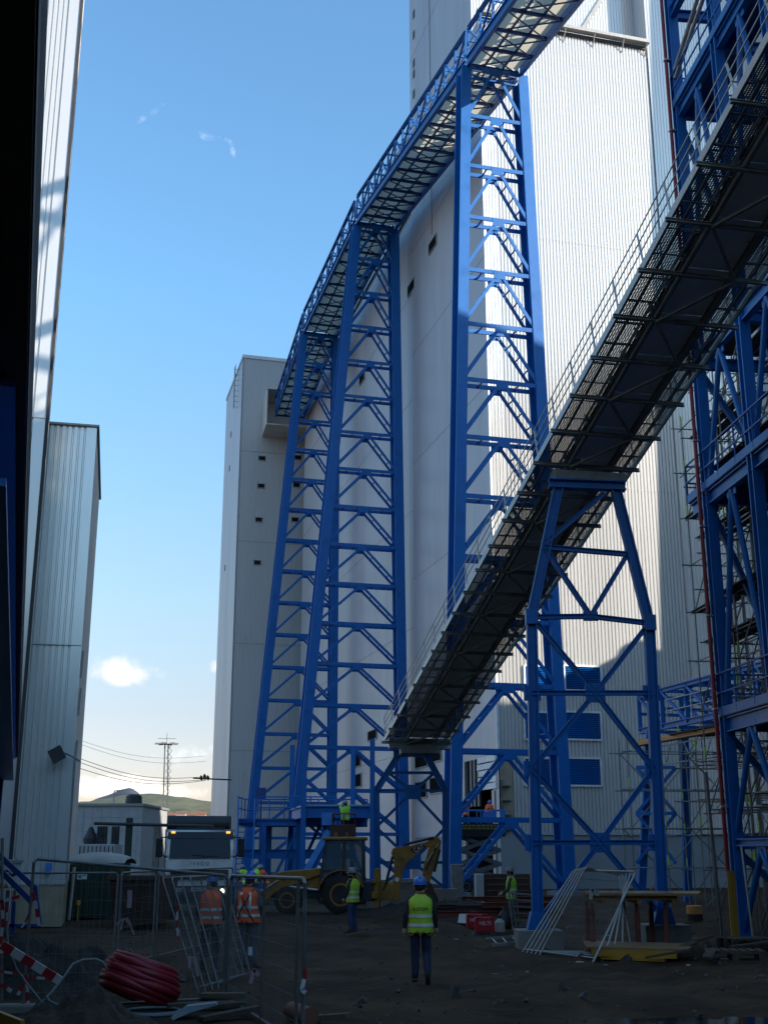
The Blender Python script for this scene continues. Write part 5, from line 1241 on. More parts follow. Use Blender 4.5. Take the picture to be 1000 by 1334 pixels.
# ============================================================ temporary fences
def fence_panel(label, bl_, br_, tr_, tl_, group=None, mids=(), nv=None, wire=.0017, r=.021, meshcol='galv', mat_='galv'):
    bl_, br_, tr_, tl_ = map(Vector, (bl_, br_, tr_, tl_)); t = thing('mesh_fence', label, 'fence panel', (bl_ + br_) / 2, group=group)
    x = MB(); dn_ = (tl_ - bl_).normalized()
    x.path([bl_ - dn_ * .10, bl_, tl_ - dn_ * .05, tl_.lerp(tr_, .02), tr_.lerp(tl_, .02), tr_ - (tr_ - br_).normalized() * .05, br_, br_ - dn_ * .10], r, 7)
    x.tube(bl_ + dn_ * .06, br_ + dn_ * .06, r * .8, 6); x.build('frame', mat_, t)
    if mids:
        x = MB()
        for m_ in mids: x.tube(bl_.lerp(br_, m_), tl_.lerp(tr_, m_), r * .9, 6)
        x.build('upright', mat_, t)
    x = MB(); w_ = (br_ - bl_).length; h = (tl_ - bl_).length; nv = nv or int(w_ / .10); nh = int(h / .24)
    nrm = (br_ - bl_).cross(tl_ - bl_).normalized()
    def pt(a, b):
        p = bl_.lerp(br_, a).lerp(tl_.lerp(tr_, a), b); return p + nrm * .03 * noise.noise(p * 1.3)
    for i in range(1, nv): 
        a = i / nv
        for s_ in range(4): x.beam(pt(a, s_ / 4), pt(a, (s_ + 1) / 4), wire * 1.6, wire * 1.6)
    for i in range(1, nh):
        for s_ in range(5): x.beam(pt(s_ / 5, i / nh), pt((s_ + 1) / 5, i / nh), wire * 2.0, wire * 2.0)
    x.build('mesh_infill', meshcol, t); return t
GF = 'temporary mesh fence panels'
p0, p1 = gnd(29, 1320), gnd(291, 1306)
def up_(p, v, u=None):  # point above p at image row v
    q = at(500, v, p.y); return V(p.x, p.y, q.z)
t0 = V(p0.x, p0.y, at(48, 1119, p0.y).z); t1 = V(p1.x, p1.y, at(290, 1141, p1.y).z)
fence_panel('nearest mesh fence panel, standing upright in front of the red pipe coil', p0, p1, t1, t0, GF, mids=(), r=.024)
p2 = V((399 - 500) / F * 15.0 * .965, 14.9, 0); t2 = V(p2.x, p2.y, at(403, 1145, p2.y).z)
fence_panel('mesh fence panel turned towards the camera, with a cut red tape end on its post', p1 + V(.06, -.03, 0), p2, t2, t1 + V(.06, -.03, 0), GF, mids=(.52, .93), r=.026)
q0 = gnd(-60, 1266); q1 = gnd(147, 1266); q2 = gnd(198, 1250); q3 = gnd(300, 1226)
hq = 1.82
fence_panel('mesh fence panel in the second row, before the dark green container', q0, q1, q1 + Z * hq, q0 + Z * hq, GF)
fence_panel('mesh fence panel in the second row, before the rusty skip', q1 + V(.06, .02, 0), q2, q2 + Z * hq, q1 + V(.06, .02, hq), GF)
fence_panel('mesh fence panel in the second row, between the rusty skip and the orange vests', q2 + V(.06, .02, 0), q3, q3 + Z * hq, q2 + V(.06, .02, hq), GF)
for i in range(4):
    a = gnd(258 + i * 9, 1292 - i * 2); b = a + V(-.25 + .02 * i, .62, 0); tl_ = at(205 + i * 14, 1142, a.y + 1.1)
    tl_ = a + V(-.78 + .04 * i, .55, 1.78); 
    fence_panel(['outermost of the four leaning fence panels before the lorry', 'second from outside of the four leaning fence panels before the lorry', 'third from outside of the four leaning fence panels before the lorry', 'innermost of the four leaning fence panels before the lorry, nearest the orange vests'][i], a, a + V(.35, 1.9, 0), tl_ + V(.35, 1.9, 0), tl_, 'fence panels leaning before the lorry', r=.015)
# stack leaning at the right, before the shuttering table
GS = 'leaning stack of spare fence panels at the right'
for i in range(5):
    bl_ = gnd(681 + i * 6, 1240 + i * 1.0); br_ = gnd(772 + i * 13, 1252 - i * 2.2) + V(.02, -.0, 0); 
    tl_ = at(747 + i * 4, 1134 - i, bl_.y + .2); tr_ = at(826 - i * 5 if i else 828, 1136 + i, br_.y + .85)
    fence_panel(['front panel of the leaning fence stack at the right', 'second panel of the leaning fence stack at the right', 'middle panel of the leaning fence stack at the right', 'fourth panel of the leaning fence stack at the right', 'rearmost panel of the leaning fence stack at the right'][i], bl_ + V(0, .05 * i, 0), br_ + V(0, .05 * i, 0), tr_, tl_, GS, nv=22, r=.022, wire=.0013, mat_='steel')
# concrete feet
for i, (p, lb) in enumerate(((p0, 'concrete fence foot under the left post of the nearest panel'), (p1, 'concrete fence foot where the two nearest panels meet'))):
    x = MB(); x.box(p.x - .35, p.x + .35, p.y - .12, p.y + .12, -.05, .12); tag(x.build('concrete_block', 'concrete', bevel=.03), lb, 'fence foot', 'fence feet')
# ------------------------------------------------------------ tapes
def ribbon(label, pts, wd, m_='tape_rw', side=None, name='tape', cat='tape', group='warning tape ends'):
    pts = [Vector(p) for p in pts]; x = MB(); L_ = 0; s = 0
    for a, b in zip(pts, pts[1:]):
        d = (b - a); sd_ = side or d.cross(V(0, 1, 0)); sd_ = Vector(sd_).normalized() * wd / 2; ln = d.length
        x.quad(a - sd_, b - sd_, b + sd_, a + sd_, uv=[(L_, 0), (L_ + ln, 0), (L_ + ln, wd), (L_, wd)]); L_ += ln
    o = x.build(name, m_); sol = o.modifiers.new('thick', 'SOLIDIFY'); sol.thickness = .002
    return tag(o, label, cat, group)
A = lambda u, v, D: at(u, v, D)
D_ = p0.y - .05
ribbon('pinkish warning tape crossing at the far left above the sign', [A(-6, 1177, D_), A(12, 1172, D_), A(26, 1168, D_)], .05)
ribbon('warning tape end hanging from the nearest left fence post, upper', [A(43, 1163, D_), A(47, 1180, D_), A(49, 1195, D_), A(51, 1207, D_)], .05)
ribbon('short warning tape end left of the upper post knot', [A(38, 1192, D_), A(32, 1203, D_), A(28, 1209, D_)], .03)
ribbon('long warning tape hanging at the left border', [A(3, 1175, D_), A(4, 1200, D_), A(1, 1225, D_), A(2, 1245, D_)], .05)
ribbon('second tape hanging beside the left border one', [A(8, 1178, D_), A(10, 1195, D_), A(8, 1208, D_)], .04)
ribbon('warning tape end hanging from the nearest left fence post, lower', [A(34, 1270, D_), A(36, 1290, D_), A(35, 1300, D_), A(38, 1312, D_)], .045)
ribbon('short slanted warning tape left of the lower post knot', [A(31, 1281, D_), A(27, 1290, D_), A(23, 1297, D_)], .05)
ribbon('warning tape end at the left border near the ground', [A(0, 1283, D_), A(8, 1287, D_), A(15, 1292, D_)], .055)
ribbon('thin warning tape running level behind the nearest post', [A(-5, 1265, D_ + .1), A(20, 1269, D_ + .1), A(45, 1274, D_ + .1), A(79, 1277, D_ + .1)], .035)
ribbon('red tape end on the right post of the turned fence panel', [A(397, 1262, 14.85), A(398, 1275, 14.85), A(396, 1285, 14.85)], .03, 'red')
ribbon('white tape end on the right post of the turned fence panel', [A(396, 1276, 14.8), A(393, 1290, 14.8), A(398, 1294, 14.8)], .05, 'paper')
ribbon('pale tape bow tied to the turned fence panel mesh', [A(326, 1282, 15.9), A(331, 1263, 15.9), A(337, 1272, 15.9)], .05, 'pink_tape')
ribbon('small white rag on the turned fence panel mesh', [A(326, 1245, 15.9), A(326, 1234, 15.9)], .05, 'paper')
ribbon('pale pink tape strip hanging on the fence before the rusty skip', [A(168, 1183, 21.4), A(169, 1172, 21.4), A(169, 1160, 21.4)], .08, 'pink_tape')
for k, (u0, v0, u1, v1) in enumerate(((163, 1197, 152, 1205), (163, 1197, 175, 1218), (165, 1196, 172, 1210), (161, 1198, 157, 1212))):
    ribbon('one of the tape strips knotted on the fence before the rusty skip', [A(u0, v0, 21.5), A((u0 + u1) / 2, (v0 + v1) / 2 - 2, 21.5), A(u1, v1, 21.5)], .03, 'pink_tape', group='strips of the knotted tape')
ribbon('red and white tape on the leaning panels, upper', [A(229, 1178, 19.6), A(231, 1190, 19.6), A(230, 1205, 19.6), A(232, 1224, 19.6)], .035)
ribbon('pale tape on the leaning panels, lower left', [A(247, 1246, 18.6), A(247, 1262, 18.6)], .05, 'pink_tape')
ribbon('pale slanted tape on the leaning panels, lower right', [A(252, 1246, 18.6), A(258, 1272, 18.6)], .035, 'pink_tape')
ribbon('white film scrap caught on the leaning fence stack at the right', [A(769, 1172, 26.6), A(771, 1158, 26.6), A(776, 1164, 26.6), A(780, 1166, 26.6)], .08, 'plastic_film')
# red and white barrier planks, blue trestle and yellow plank at the left
def plank_uv(label, a, b, h, th, m_, name='barrier_plank', cat='barrier'):
    a, b = Vector(a), Vector(b); d = (b - a).normalized(); up = d.cross(V(0, 1, 0)); up = up if up.z > 0 else -up; up = up.normalized() * h / 2; n_ = d.cross(up).normalized() * th / 2; L_ = (b - a).length
    x = MB()
    for s_ in (-1, 1): x.quad(a - up + n_ * s_, b - up + n_ * s_, b + up + n_ * s_, a + up + n_ * s_, uv=[(0, 0), (L_, 0), (L_, h), (0, h)])
    for s_ in (-1, 1): x.quad(a + up * s_ - n_, b + up * s_ - n_, b + up * s_ + n_, a + up * s_ + n_, uv=[(0, 0), (L_, 0), (L_, h), (0, h)])
    x.quad(a - up - n_, a + up - n_, a + up + n_, a - up + n_, uv=[(0, 0)] * 4); x.quad(b - up - n_, b + up - n_, b + up + n_, b - up + n_, uv=[(0, 0)] * 4)
    return tag(x.build(name, m_), label, cat)
plank_uv('slanted red and white striped barrier plank at the lower left', A(2, 1231, 15.0), A(78, 1278, 15.3), .10, .03, 'red_white')
tag(MB().beam(A(-12, 1326, 12.8), A(28, 1342, 12.4), .05, .17).build('warning_board', 'yellow_bright'), 'yellow warning board cut off at the lower left corner', 'board')
x = MB(); x.tube(gnd(2, 1312), A(3, 1092, gnd(2, 1312).y), .025, 8); tag(x.build('fence_post', 'galv'), 'thin steel post at the left border beside the tapes', 'post')
tr_b = thing('trestle_stand', 'dark blue slanted trestle stand behind the fence at the left border', 'trestle', gnd(20, 1215))
x = MB(); Ds = 21.5
for (a, b) in (((-4, 1112), (46, 1158)), ((-4, 1130), (42, 1176))): x.beam(A(*a, Ds), A(*b, Ds), .05, .09)
x.build('rail', 'blue_dark', tr_b)
x = MB(); x.beam(A(46, 1156, Ds), A(52, 1205, Ds), .05, .06); x.beam(A(18, 1175, Ds), A(16, 1218, Ds), .05, .06); x.beam(A(12, 1206, Ds), A(52, 1206, Ds), .05, .05); x.build('leg', 'blue_dark', tr_b)
sg_ = thing('safety_sign', 'white safety sign board with dark ovals and yellow triangles at the left border', 'sign', gnd(10, 1212))
Dg = 22.5; c = A(9, 1139, Dg)
x = MB(); x.box(c.x - .25, c.x + .23, Dg - .02, Dg + .02, A(9, 1160, Dg).z, A(9, 1120, Dg).z); x.build('board', 'paper', sg_)
x = MB(); x.box(c.x - .25, c.x + .28, Dg - .04, Dg + .03, A(9, 1125, Dg).z, A(9, 1121, Dg).z); x.build('top_strip', 'pale_sheet', sg_)
for (u, v, r, m_) in ((8, 1139, .075, 'ink_purple'), (18, 1138, .06, 'ink_purple')):
    q = A(u, v, Dg); x = MB(); x.lathe((q.x, Dg - .022, q.z), V(0, -1, 0), [(0, r), (.004, r)], 16); o = x.build('pictogram', m_, sg_)
    for sg in (-1, 1): x = MB(); x.lathe((q.x + sg * r * .45, Dg - .028, q.z + .01), V(0, -1, 0), [(0, r * .3), (.003, r * .3)], 10); x.build('pictogram_mark', 'paper', o)
for u in (1, 8.5, 18):
    q = A(u, 1154, Dg); x = MB(); x.prism([(q.x - .055, Dg - .022, q.z - .045), (q.x + .055, Dg - .022, q.z - .045), (q.x, Dg - .022, q.z + .05)], (0, -.004, 0)); x.build('warning_triangle', 'yellow_bright', sg_)
x = MB()
for u in (4, 20): q = A(u, 1140, Dg); x.tube((q.x, Dg + .05, 0), (q.x, Dg + .05, A(9, 1119, Dg).z), .025, 6)
x.build('post', 'galv', sg_)
# ------------------------------------------------------------ coil of red pipe, hoops, hoses, dirt piles
cc = gnd(160, 1318); coil = MB(); random.seed(4)
tilt = Matrix.Rotation(R(20), 3, 'Y') @ Matrix.Rotation(R(-12), 3, 'X')
pts = []
NT = 7; rmaj = .58
for k in range(NT * 30):
    t = 2 * math.pi * k / 30; l = k / 30; z_ = .12 + .078 * l + .03 * noise.noise(V(l * 2.3, math.cos(t), math.sin(t)))
    rr = (.50 + .10 * math.sin(math.pi * (l + .3) / NT)) + .05 * noise.noise(V(l * 1.7, t * .8, 0))
    q = V(rr * math.cos(t) * 1.02, rr * math.sin(t) * .9, z_); pts.append(V(cc.x, cc.y + .55, 0) + tilt @ (q * .92) + Z * .03)
coil.path(pts, [.066 + .004 * math.sin(k * 2.1) for k in range(len(pts))], 8)
tag(coil.build('pipe_coil', 'coil', smooth=True), 'coil of thick red ribbed pipe lying on the dirt behind the fence', 'pipe coil')
hp = gnd(197, 1322); x = MB()
for (r_, z_) in ((.44, .03), (.40, .045)): x.path([V(hp.x + r_ * math.cos(t / 30 * 2 * math.pi), hp.y + r_ * .95 * math.sin(t / 30 * 2 * math.pi), z_) for t in range(30)], .022, 6, closed=True)
tag(x.build('hoop', 'hoop', smooth=True), 'grey-blue hoop of hose lying flat before the red coil', 'hose')
x = MB(); x.path([A(48, 1312, 15.6), A(68, 1292, 15.8), A(84, 1272, 16), A(95, 1256, 16.1), A(108, 1251, 16.2), A(125, 1250, 16.2), A(134, 1254, 16.2), A(140, 1264, 16.2)], .016, 6); tag(x.build('hose', 'pale_hose', smooth=True), 'thin pale hose arching from the dirt to the red coil', 'hose')
x = MB(); x.path([A(14, 1180, 15.3), A(9, 1212, 15.3), A(11, 1235, 15.3), A(22, 1264, 15.3), A(40, 1288, 15.3), A(57, 1309, 15.2)], .014, 6); tag(x.build('cable', 'pale_hose', smooth=True), 'pale cable hanging in a curve at the left behind the tapes', 'cable')
x = MB(); x.path([A(59, 1298, 15.1), A(64, 1305, 15.1), A(75, 1310, 15)], .02, 6); tag(x.build('hose', 'hoop', smooth=True), 'short dark blue hose end on the dirt at the left', 'hose')
def pile(label, c, rx, ry, h, seed, m_='soil', name='dirt_pile', cat='dirt pile', rough=.22, n=44):
    x = MB(); vs = []; c = Vector(c)
    for j in range(n + 1):
        for i in range(n + 1):
            a, b = i / n * 2 - 1, j / n * 2 - 1; rr = math.hypot(a, b)
            f = max(0, 1 - rr * rr) ** 1.1 if rr < 1 else 0
            p = V(a * rx, b * ry, 0); k = noise.noise(V(p.x * 2.1 + seed, p.y * 2.1, seed)) + .5 * noise.noise(V(p.x * 5 + seed, p.y * 5, 1)) + .35 * noise.noise(V(p.x * 11 + seed, p.y * 11, 2))
            vs.append(c + V(p.x * (1 + .12 * noise.noise(V(b * 2, seed, 0))), p.y, h * f * (1 + .5 * k) + rough * .4 * k * min(1, f * 3) - .05))
    x.add(vs, [(j * (n + 1) + i, j * (n + 1) + i + 1, (j + 1) * (n + 1) + i + 1, (j + 1) * (n + 1) + i) for j in range(n) for i in range(n)])
    return tag(x.build(name, m_, smooth=True), label, cat)
mat('soil', (.030, .025, .020), .95, 0, .4, 3, .7, 9, dirt=(.055, .042, .030, .6), dscale=1.2)
mat('soil_brown', (.052, .038, .024), .95, 0, .4, 4, .8, 12, dirt=(.03, .024, .018, .6), dscale=2)
pile('dark dirt heap behind the nearest fence at the left', gnd(45, 1290) + V(-.3, .6, 0), 1.9, 1.5, .72, 1.3, 'soil')
pile('lower brown dirt heap at the bottom edge, before the red coil', gnd(105, 1334) + V(0, -.1, 0), 1.15, .9, .36, 4.1, 'soil_brown')
pile('long low dirt ridge behind the walking person, under the digging bucket', gnd(520, 1193) + V(.6, .8, 0), 3.0, 1.4, .40, 7.7, 'soil')
pile('low dirt heap beside the red tool cases', gnd(600, 1190) + V(.2, 2.2, 0), 2.2, 1.2, .35, 9.2, 'soil')
# scrap timber before the turned fence panel
random.seed(21)
for i, (u, v, ln, an, lb) in enumerate(((262, 1316, 1.0, 20, 'dark timber scrap nearest the bent sheet at the bottom edge'), (290, 1309, .7, -15, 'short pale-ended timber on top of the scrap pile'), (283, 1318, .8, 8, 'timber scrap lying under the pale-ended one'), (300, 1328, .9, 35, 'timber scrap at the right end of the pile by the fence foot'), (425, 1333, .7, -30, 'pale plank end beside the clay pipe'))):
    p = gnd(u, v); d = V(math.cos(R(an)), math.sin(R(an)), .03 * i); x = MB(); x.beam(p - d * ln / 2 + Z * (.07 + .06 * (i in (1,))), p + d * ln / 2 + Z * (.07 + .06 * (i in (1,))), .16, .07)
    tag(x.build('timber', 'wood' if i in (1, 4) else 'wood_dark', bevel=.006), lb, 'timber', 'scrap timber')
p = gnd(247, 1326); x = MB(); x.prism([p + V(-.25, 0, .02), p + V(-.05, .1, .16), p + V(.35, .12, .20), p + V(.38, .12, .17), p + V(0, .04, .08), p + V(-.2, -.06, .0)], (.02, -.25, 0)); tag(x.build('bent_sheet', 'hoop', bevel=.01), 'bent blue-grey metal sheet at the bottom edge, right of the hoop', 'sheet')
p = gnd(404, 1338); x = MB(); d = V(-.42, .9, 0).normalized(); pr = [(0, .14), (0, .165), (.9, .165), (.9, .14)]
x.lathe(p + Z * .12, d, [(0, .095), (0, .12), (.7, .12), (.7, .095), (.05, .095)], 20); tag(x.build('clay_pipe', 'terracotta', smooth='auto'), 'brown clay pipe end lying at the foot of the turned fence panel', 'pipe')
# ============================================================ left yard
Dc = gnd(110, 1199).y
gc = thing('green_container', 'dark green container with a small white label, under a pale tarpaulin', 'container', V((113 - 500) / F * Dc * .965, Dc, 0), local=False)
w0 = (88 - 500) / F * Dc * .965; w1 = (146 - 500) / F * Dc * .965; zt_ = at(110, 1126, Dc).z
x = MB(); x.box(w0, w1, Dc, Dc + 2.2, .08, zt_); x.build('body', 'green_dark', gc, bevel=.03)
x = MB()
for k in range(9): a = w0 + .06 + k * (w1 - w0 - .12) / 8; x.box(a - .03, a + .03, Dc - .03, Dc, .12, zt_ - .06)
x.build('rib', 'green_dark', gc)
c = at(107, 1142, Dc - .03); x = MB(); x.box(c.x - .17, c.x + .17, Dc - .045, Dc - .03, c.z - .10, c.z + .10); lb_ = x.build('label_plate', 'paper', gc)
x = MB(); x.box(c.x - .13, c.x - .02, Dc - .05, Dc - .045, c.z - .06, c.z + .04); x.box(c.x + .03, c.x + .13, Dc - .05, Dc - .045, c.z + .01, c.z + .05); x.build('label_mark', 'green', lb_)
x = MB(); p = at(94, 1130, Dc - .4); x.beam(V(p.x, Dc - .35, .02), V(p.x + .05, Dc - .30, p.z), .10, .06); tag(x.build('white_post', 'offwhite'), 'upright pale plank leaning on the dark green container', 'post')
x = MB(); x.box(p.x - .12, p.x + .12, Dc - .55, Dc - .40, .52, .66); x.box(p.x + .32, p.x + .52, Dc - .2, Dc - .05, .55, .7); 
tag(MB().tube((p.x + .32, Dc - .5, 0), (p.x + .32, Dc - .5, .5), .02, 6).lathe((p.x + .32, Dc - .5, .5), Z, [(0, .07), (.14, .08), (.16, .05)], 10).build('warning_lamp', 'ply_orange'), 'small orange site lamp standing before the dark green container', 'lamp')
x = MB(); vs = []; nx_, ny_ = 18, 8
for j in range(ny_ + 1):
    for i in range(nx_ + 1):
        a = w0 - .1 + (w1 + .6 - w0) * i / nx_; f = math.sin(math.pi * j / ny_) ** .5 * math.sin(math.pi * (i + .6) / (nx_ + 1.2)) ** .35
        vs.append(V(a, Dc + .0 + 2.0 * j / ny_, zt_ + .03 + .36 * f + .05 * noise.noise(V(i * .8, j * .8, 0))))
x.add(vs, [(j * (nx_ + 1) + i, j * (nx_ + 1) + i + 1, (j + 1) * (nx_ + 1) + i + 1, (j + 1) * (nx_ + 1) + i) for j in range(ny_) for i in range(nx_)]); o = x.build('tarpaulin', 'offwhite', smooth=True); sol = o.modifiers.new('thick', 'SOLIDIFY'); sol.thickness = .02
tag(o, 'pale tarpaulin bundle lying on top of the dark green container', 'tarpaulin')
sk = thing('rusty_skip', 'rusty dark brown skip behind the fence, between green container and lorry', 'skip', V(-8.2, 38.5, 0))
x = MB(); a, b = (148 - 500) / F * 37.5 * .965, (205 - 500) / F * 37.5 * .965
x.hexa([(a + .15, 38, .1), (b - .1, 38, .1), (b - .1, 41, .1), (a + .15, 41, .1), (a - .1, 37.6, 1.5), (b + .1, 37.6, 1.5), (b + .1, 41.3, 1.5), (a - .1, 41.3, 1.5)]); x.build('body', 'rust', sk)
x = MB(); x.box(a - .16, b + .16, 37.5, 37.62, 1.42, 1.54)
for k in range(4): xx = a + (b - a) * (k + .5) / 4; x.beam((xx, 37.93, .12), (xx, 37.54, 1.42), .08, .06)
x.build('rim_rib', 'rust', sk)
# white flat-roofed building with equipment
Dw = 78.0; a, b = at(105, 1047, Dw), at(186, 1047, Dw)
ws = thing('service_building', 'low white flat-roofed building with tiled front behind the pipe rack', 'building', V((a.x + b.x) / 2, Dw, 0))
x = MB(); x.box(a.x - 1.5, b.x, Dw, Dw + 9, 0, a.z - .15); x.build('wall', 'pale_sheet', ws)
x = MB(); x.box(a.x - 1.6, b.x + .1, Dw - .1, Dw + 9.1, a.z - .15, a.z); x.build('roof', 'trim', ws)
x = MB()
for k in range(10): xx = a.x - 1.5 + k * (b.x - a.x + 1.5) / 9.5; x.box(xx, xx + .03, Dw - .015, Dw + .01, .1, a.z - .2)
for k in range(1, 6): x.box(a.x - 1.5, b.x - .02, Dw - .012, Dw + .01, k * (a.z / 6), k * (a.z / 6) + .03)
x.build('panel_joint', 'trim', ws)
c = at(180, 1047, Dw + 1); x = MB(); x.lathe(V(c.x - .3, Dw + 1, a.z), Z, [(0, .55), (.5, .5), (.62, .3)], 12); x.build('roof_vent', 'dark', ws)
x = MB(); q = at(146, 1040, Dw); x.tube(V(q.x, Dw + .5, a.z), V(q.x, Dw + .5, a.z + .8), .04, 5); x.tube(V(q.x, Dw + .5, a.z + .8), V(q.x + .5, Dw + .5, a.z + .85), .04, 5); x.build('roof_lamp', 'steel', ws)
De = 66.0
eq = thing('switchgear', 'pale switchgear cabinet with two dark insulator stacks before the white building', 'switchgear', V((133 - 500) / F * De * .97, De, 0))
x = MB(); ex0, ex1 = (104 - 500) / F * De * .97, (152 - 500) / F * De * .97; ze = at(130, 1100, De).z; x.box(ex0, ex1, De, De + 2, .1, ze)
x.build('cabinet', 'pale_sheet', eq, bevel=.03)
x = MB()
for k in range(9): xx = ex0 + .12 + k * (ex1 - ex0 - .24) / 8; x.box(xx, xx + .05, De - .02, De, .2, ze - .1)
x.build('panel_gap', 'dark', eq)
for (u, n_) in ((128, 4), (147, 3)):
    x = MB()
    for k in range(n_):
        q = at(u - 4 + k * 3.4, 1098, De); prf = []
        for j in range(9): prf += [(j * .11, .05), (j * .11 + .05, .11)]
        x.lathe(V(q.x, De + .6, ze), Z, prf, 8)
    q = at(u, 1080, De); x.box(q.x - .35, q.x + .35, De + .4, De + .8, ze + 1.0, ze + 1.15) if n_ == 4 else None
    x.build('insulator_stack', 'dark', eq)
x = MB(); q = at(113, 1092, De); x.lathe(V(q.x, De + .8, ze), Z, [(0, .35), (.3, .4), (.7, .2), (.9, .1)], 10); x.beam(V(q.x, De + .8, ze + .6), V(q.x + .8, De + .8, ze + .4), .08, .08); x.build('bushing', 'dark', eq)
Dp = 58.0
pr_ = thing('pipe_rack', 'thin dark horizontal pipe on green and grey posts before the white building', 'pipe rack', V((200 - 500) / F * Dp * .97, Dp, 0))
x = MB(); x.path([at(124, 1073, Dp), at(200, 1075, Dp), at(278, 1077, Dp)], .075, 8); x.build('pipe', 'dark', pr_)
for u, m_ in ((169, 'green_dark'), (205, 'galv'), (240, 'dark')):
    q = at(u, 1066 if m_ == 'green_dark' else 1078, Dp + .3); x = MB(); x.hsec(V(q.x, Dp + .3, 0), q, .28, .28, V(0, 1, 0), .03, .03); x.build('post', m_, pr_)
Dq = 105.0
bp = thing('pipe_bridge', 'thick black pipe crossing high behind the lorry towards the grey tower', 'pipe', V((225 - 500) / F * Dq * .97, Dq, 0))
x = MB(); x.path([at(180, 1072, Dq), at(300, 1073, Dq)], .62, 14); x.lathe(at(197, 1071, Dq) - V(.5, 0, 0), V(1, 0, 0), [(0, .85), (1, .85)], 14); x.build('pipe', 'dark', bp, smooth='auto')
x = MB(); x.path([at(180, 1086, Dq - .5), at(300, 1088, Dq - .5)], .25, 8)
for k in range(7): q = at(200 + k * 12, 1078, Dq); x.beam(V(q.x, Dq, q.z - .3), V(q.x + .6, Dq, q.z - 2.2), .1, .1)
for u in (192, 226, 262): q = at(u, 1080, Dq); x.hsec(V(q.x, Dq + .4, 0), V(q.x, Dq + .4, q.z), .4, .4, V(0, 1, 0))
x.build('support', 'dark', bp)
vn = thing('parked_van', 'small white and blue van far behind, between the pipe posts', 'van', V((196 - 500) / F * 92 * .97, 92, 0))
c = vn.location; x = MB(); x.prism([(c.x - .9, 92, .4), (c.x + .9, 92, .4), (c.x + .9, 92, 1.5), (c.x + .75, 92, 2.2), (c.x - .75, 92, 2.2), (c.x - .9, 92, 1.5)], (0, 4.2, 0)); x.build('body', 'white_paint', vn, bevel=.05)
x = MB(); x.box(c.x - .72, c.x + .72, 91.97, 92.01, 1.45, 2.05); x.build('windscreen', 'pane_dark', vn); x = MB(); x.box(c.x - .9, c.x + .9, 91.96, 92.0, .75, 1.1); x.build('stripe', 'blue_dark', vn)
for sg in (-1, 1):
    for yy in (92.8, 95.3): wheel(vn, V(c.x + .78 * sg, yy, .35), (1, 0, 0), .35, .22, 'galv')
x = MB(); q = V((190 - 500) / F * 88 * .97, 88, 0); x.tube(q, q + Z * 2.6, .05, 6); x.lathe(q + Z * 2.6 + V(0, -.05, 0), V(0, -1, 0), [(0, .3), (.03, .3)], 14); tag(x.build('round_sign', 'red'), 'small round red sign on a pole far behind, left of the lorry', 'sign')
# lighting mast, cables
Dm = 190.0; m0, m1 = at(217, 1062, Dm), at(217, 970, Dm)
lm = thing('light_mast', 'tall lattice lighting mast with a ring of lamps standing against the sky', 'mast', V(m0.x, Dm, 0))
x = MB()
for sx in (-1, 1):
    for sy in (-1, 1): x.tube(V(m0.x + .45 * sx, Dm + .45 * sy, 0), V(m1.x + .25 * sx, Dm + .25 * sy, m1.z), .07, 4)
n_ = 18
for k in range(n_):
    z0, z1 = m1.z * k / n_, m1.z * (k + 1) / n_
    for s_ in (-1, 1): x.tube(V(m0.x - .4 * s_, Dm - .35, z0), V(m0.x + .4 * s_, Dm - .35, z1), .045, 4)
x.build('lattice', 'galv', lm)
x = MB(); x.lathe(V(m1.x, Dm, m1.z), Z, [(0, 1.0), (.18, 1.0)], 12); x.tube(V(m1.x, Dm, m1.z), V(m1.x, Dm, m1.z + 1.8), .05, 4); x.tube(V(m1.x - 1.4, Dm, m1.z + .9), V(m1.x + 1.4, Dm, m1.z + .9), .05, 4); x.build('crown_ring', 'galv', lm)
for k in range(6):
    a_ = 2 * math.pi * k / 6 + .3; x = MB(); c = V(m1.x + 1.45 * math.cos(a_), Dm + 1.45 * math.sin(a_), m1.z + .1); x.obox(c, V(.32, 0, 0), V(0, .25, 0), V(.08, 0, .12)); x.build('flood_lamp', 'trim', lm)
for k, (v0, v1) in enumerate(((987, 1012), (992, 1016), (1000, 1017), (963, 985), (968, 992))):
    a, b = at(100, v0, 120), at(268, v1, 128); pts = [a.lerp(b, j / 12) - Z * (.9 * math.sin(math.pi * j / 12)) for j in range(13)]
    x = MB(); x.path(pts, .035 if k < 3 else .018, 4)
    tag(x.build('overhead_cable', 'dark'), ['lowest but two of the overhead cables crossing the sky gap', 'lowest but one of the overhead cables crossing the sky gap', 'lowest overhead cable crossing the sky gap', 'highest thin overhead cable crossing the sky gap', 'second highest thin overhead cable crossing the sky gap'][k], 'cable', 'overhead cables')
q = at(264, 1014, 128); x = MB()
for k in range(3): x.lathe(q + V(.35 * k - .3, 0, .15 * (k % 2)), V(1, 0, .2), [(0, .12), (.15, .32), (.3, .12)], 8); 
x.tube(q - V(1, 0, 0), q + V(2.6, 3, 0), .08, 5); tag(x.build('cable_bracket', 'dark'), 'dark insulator bracket holding the overhead cables at the grey tower', 'bracket')
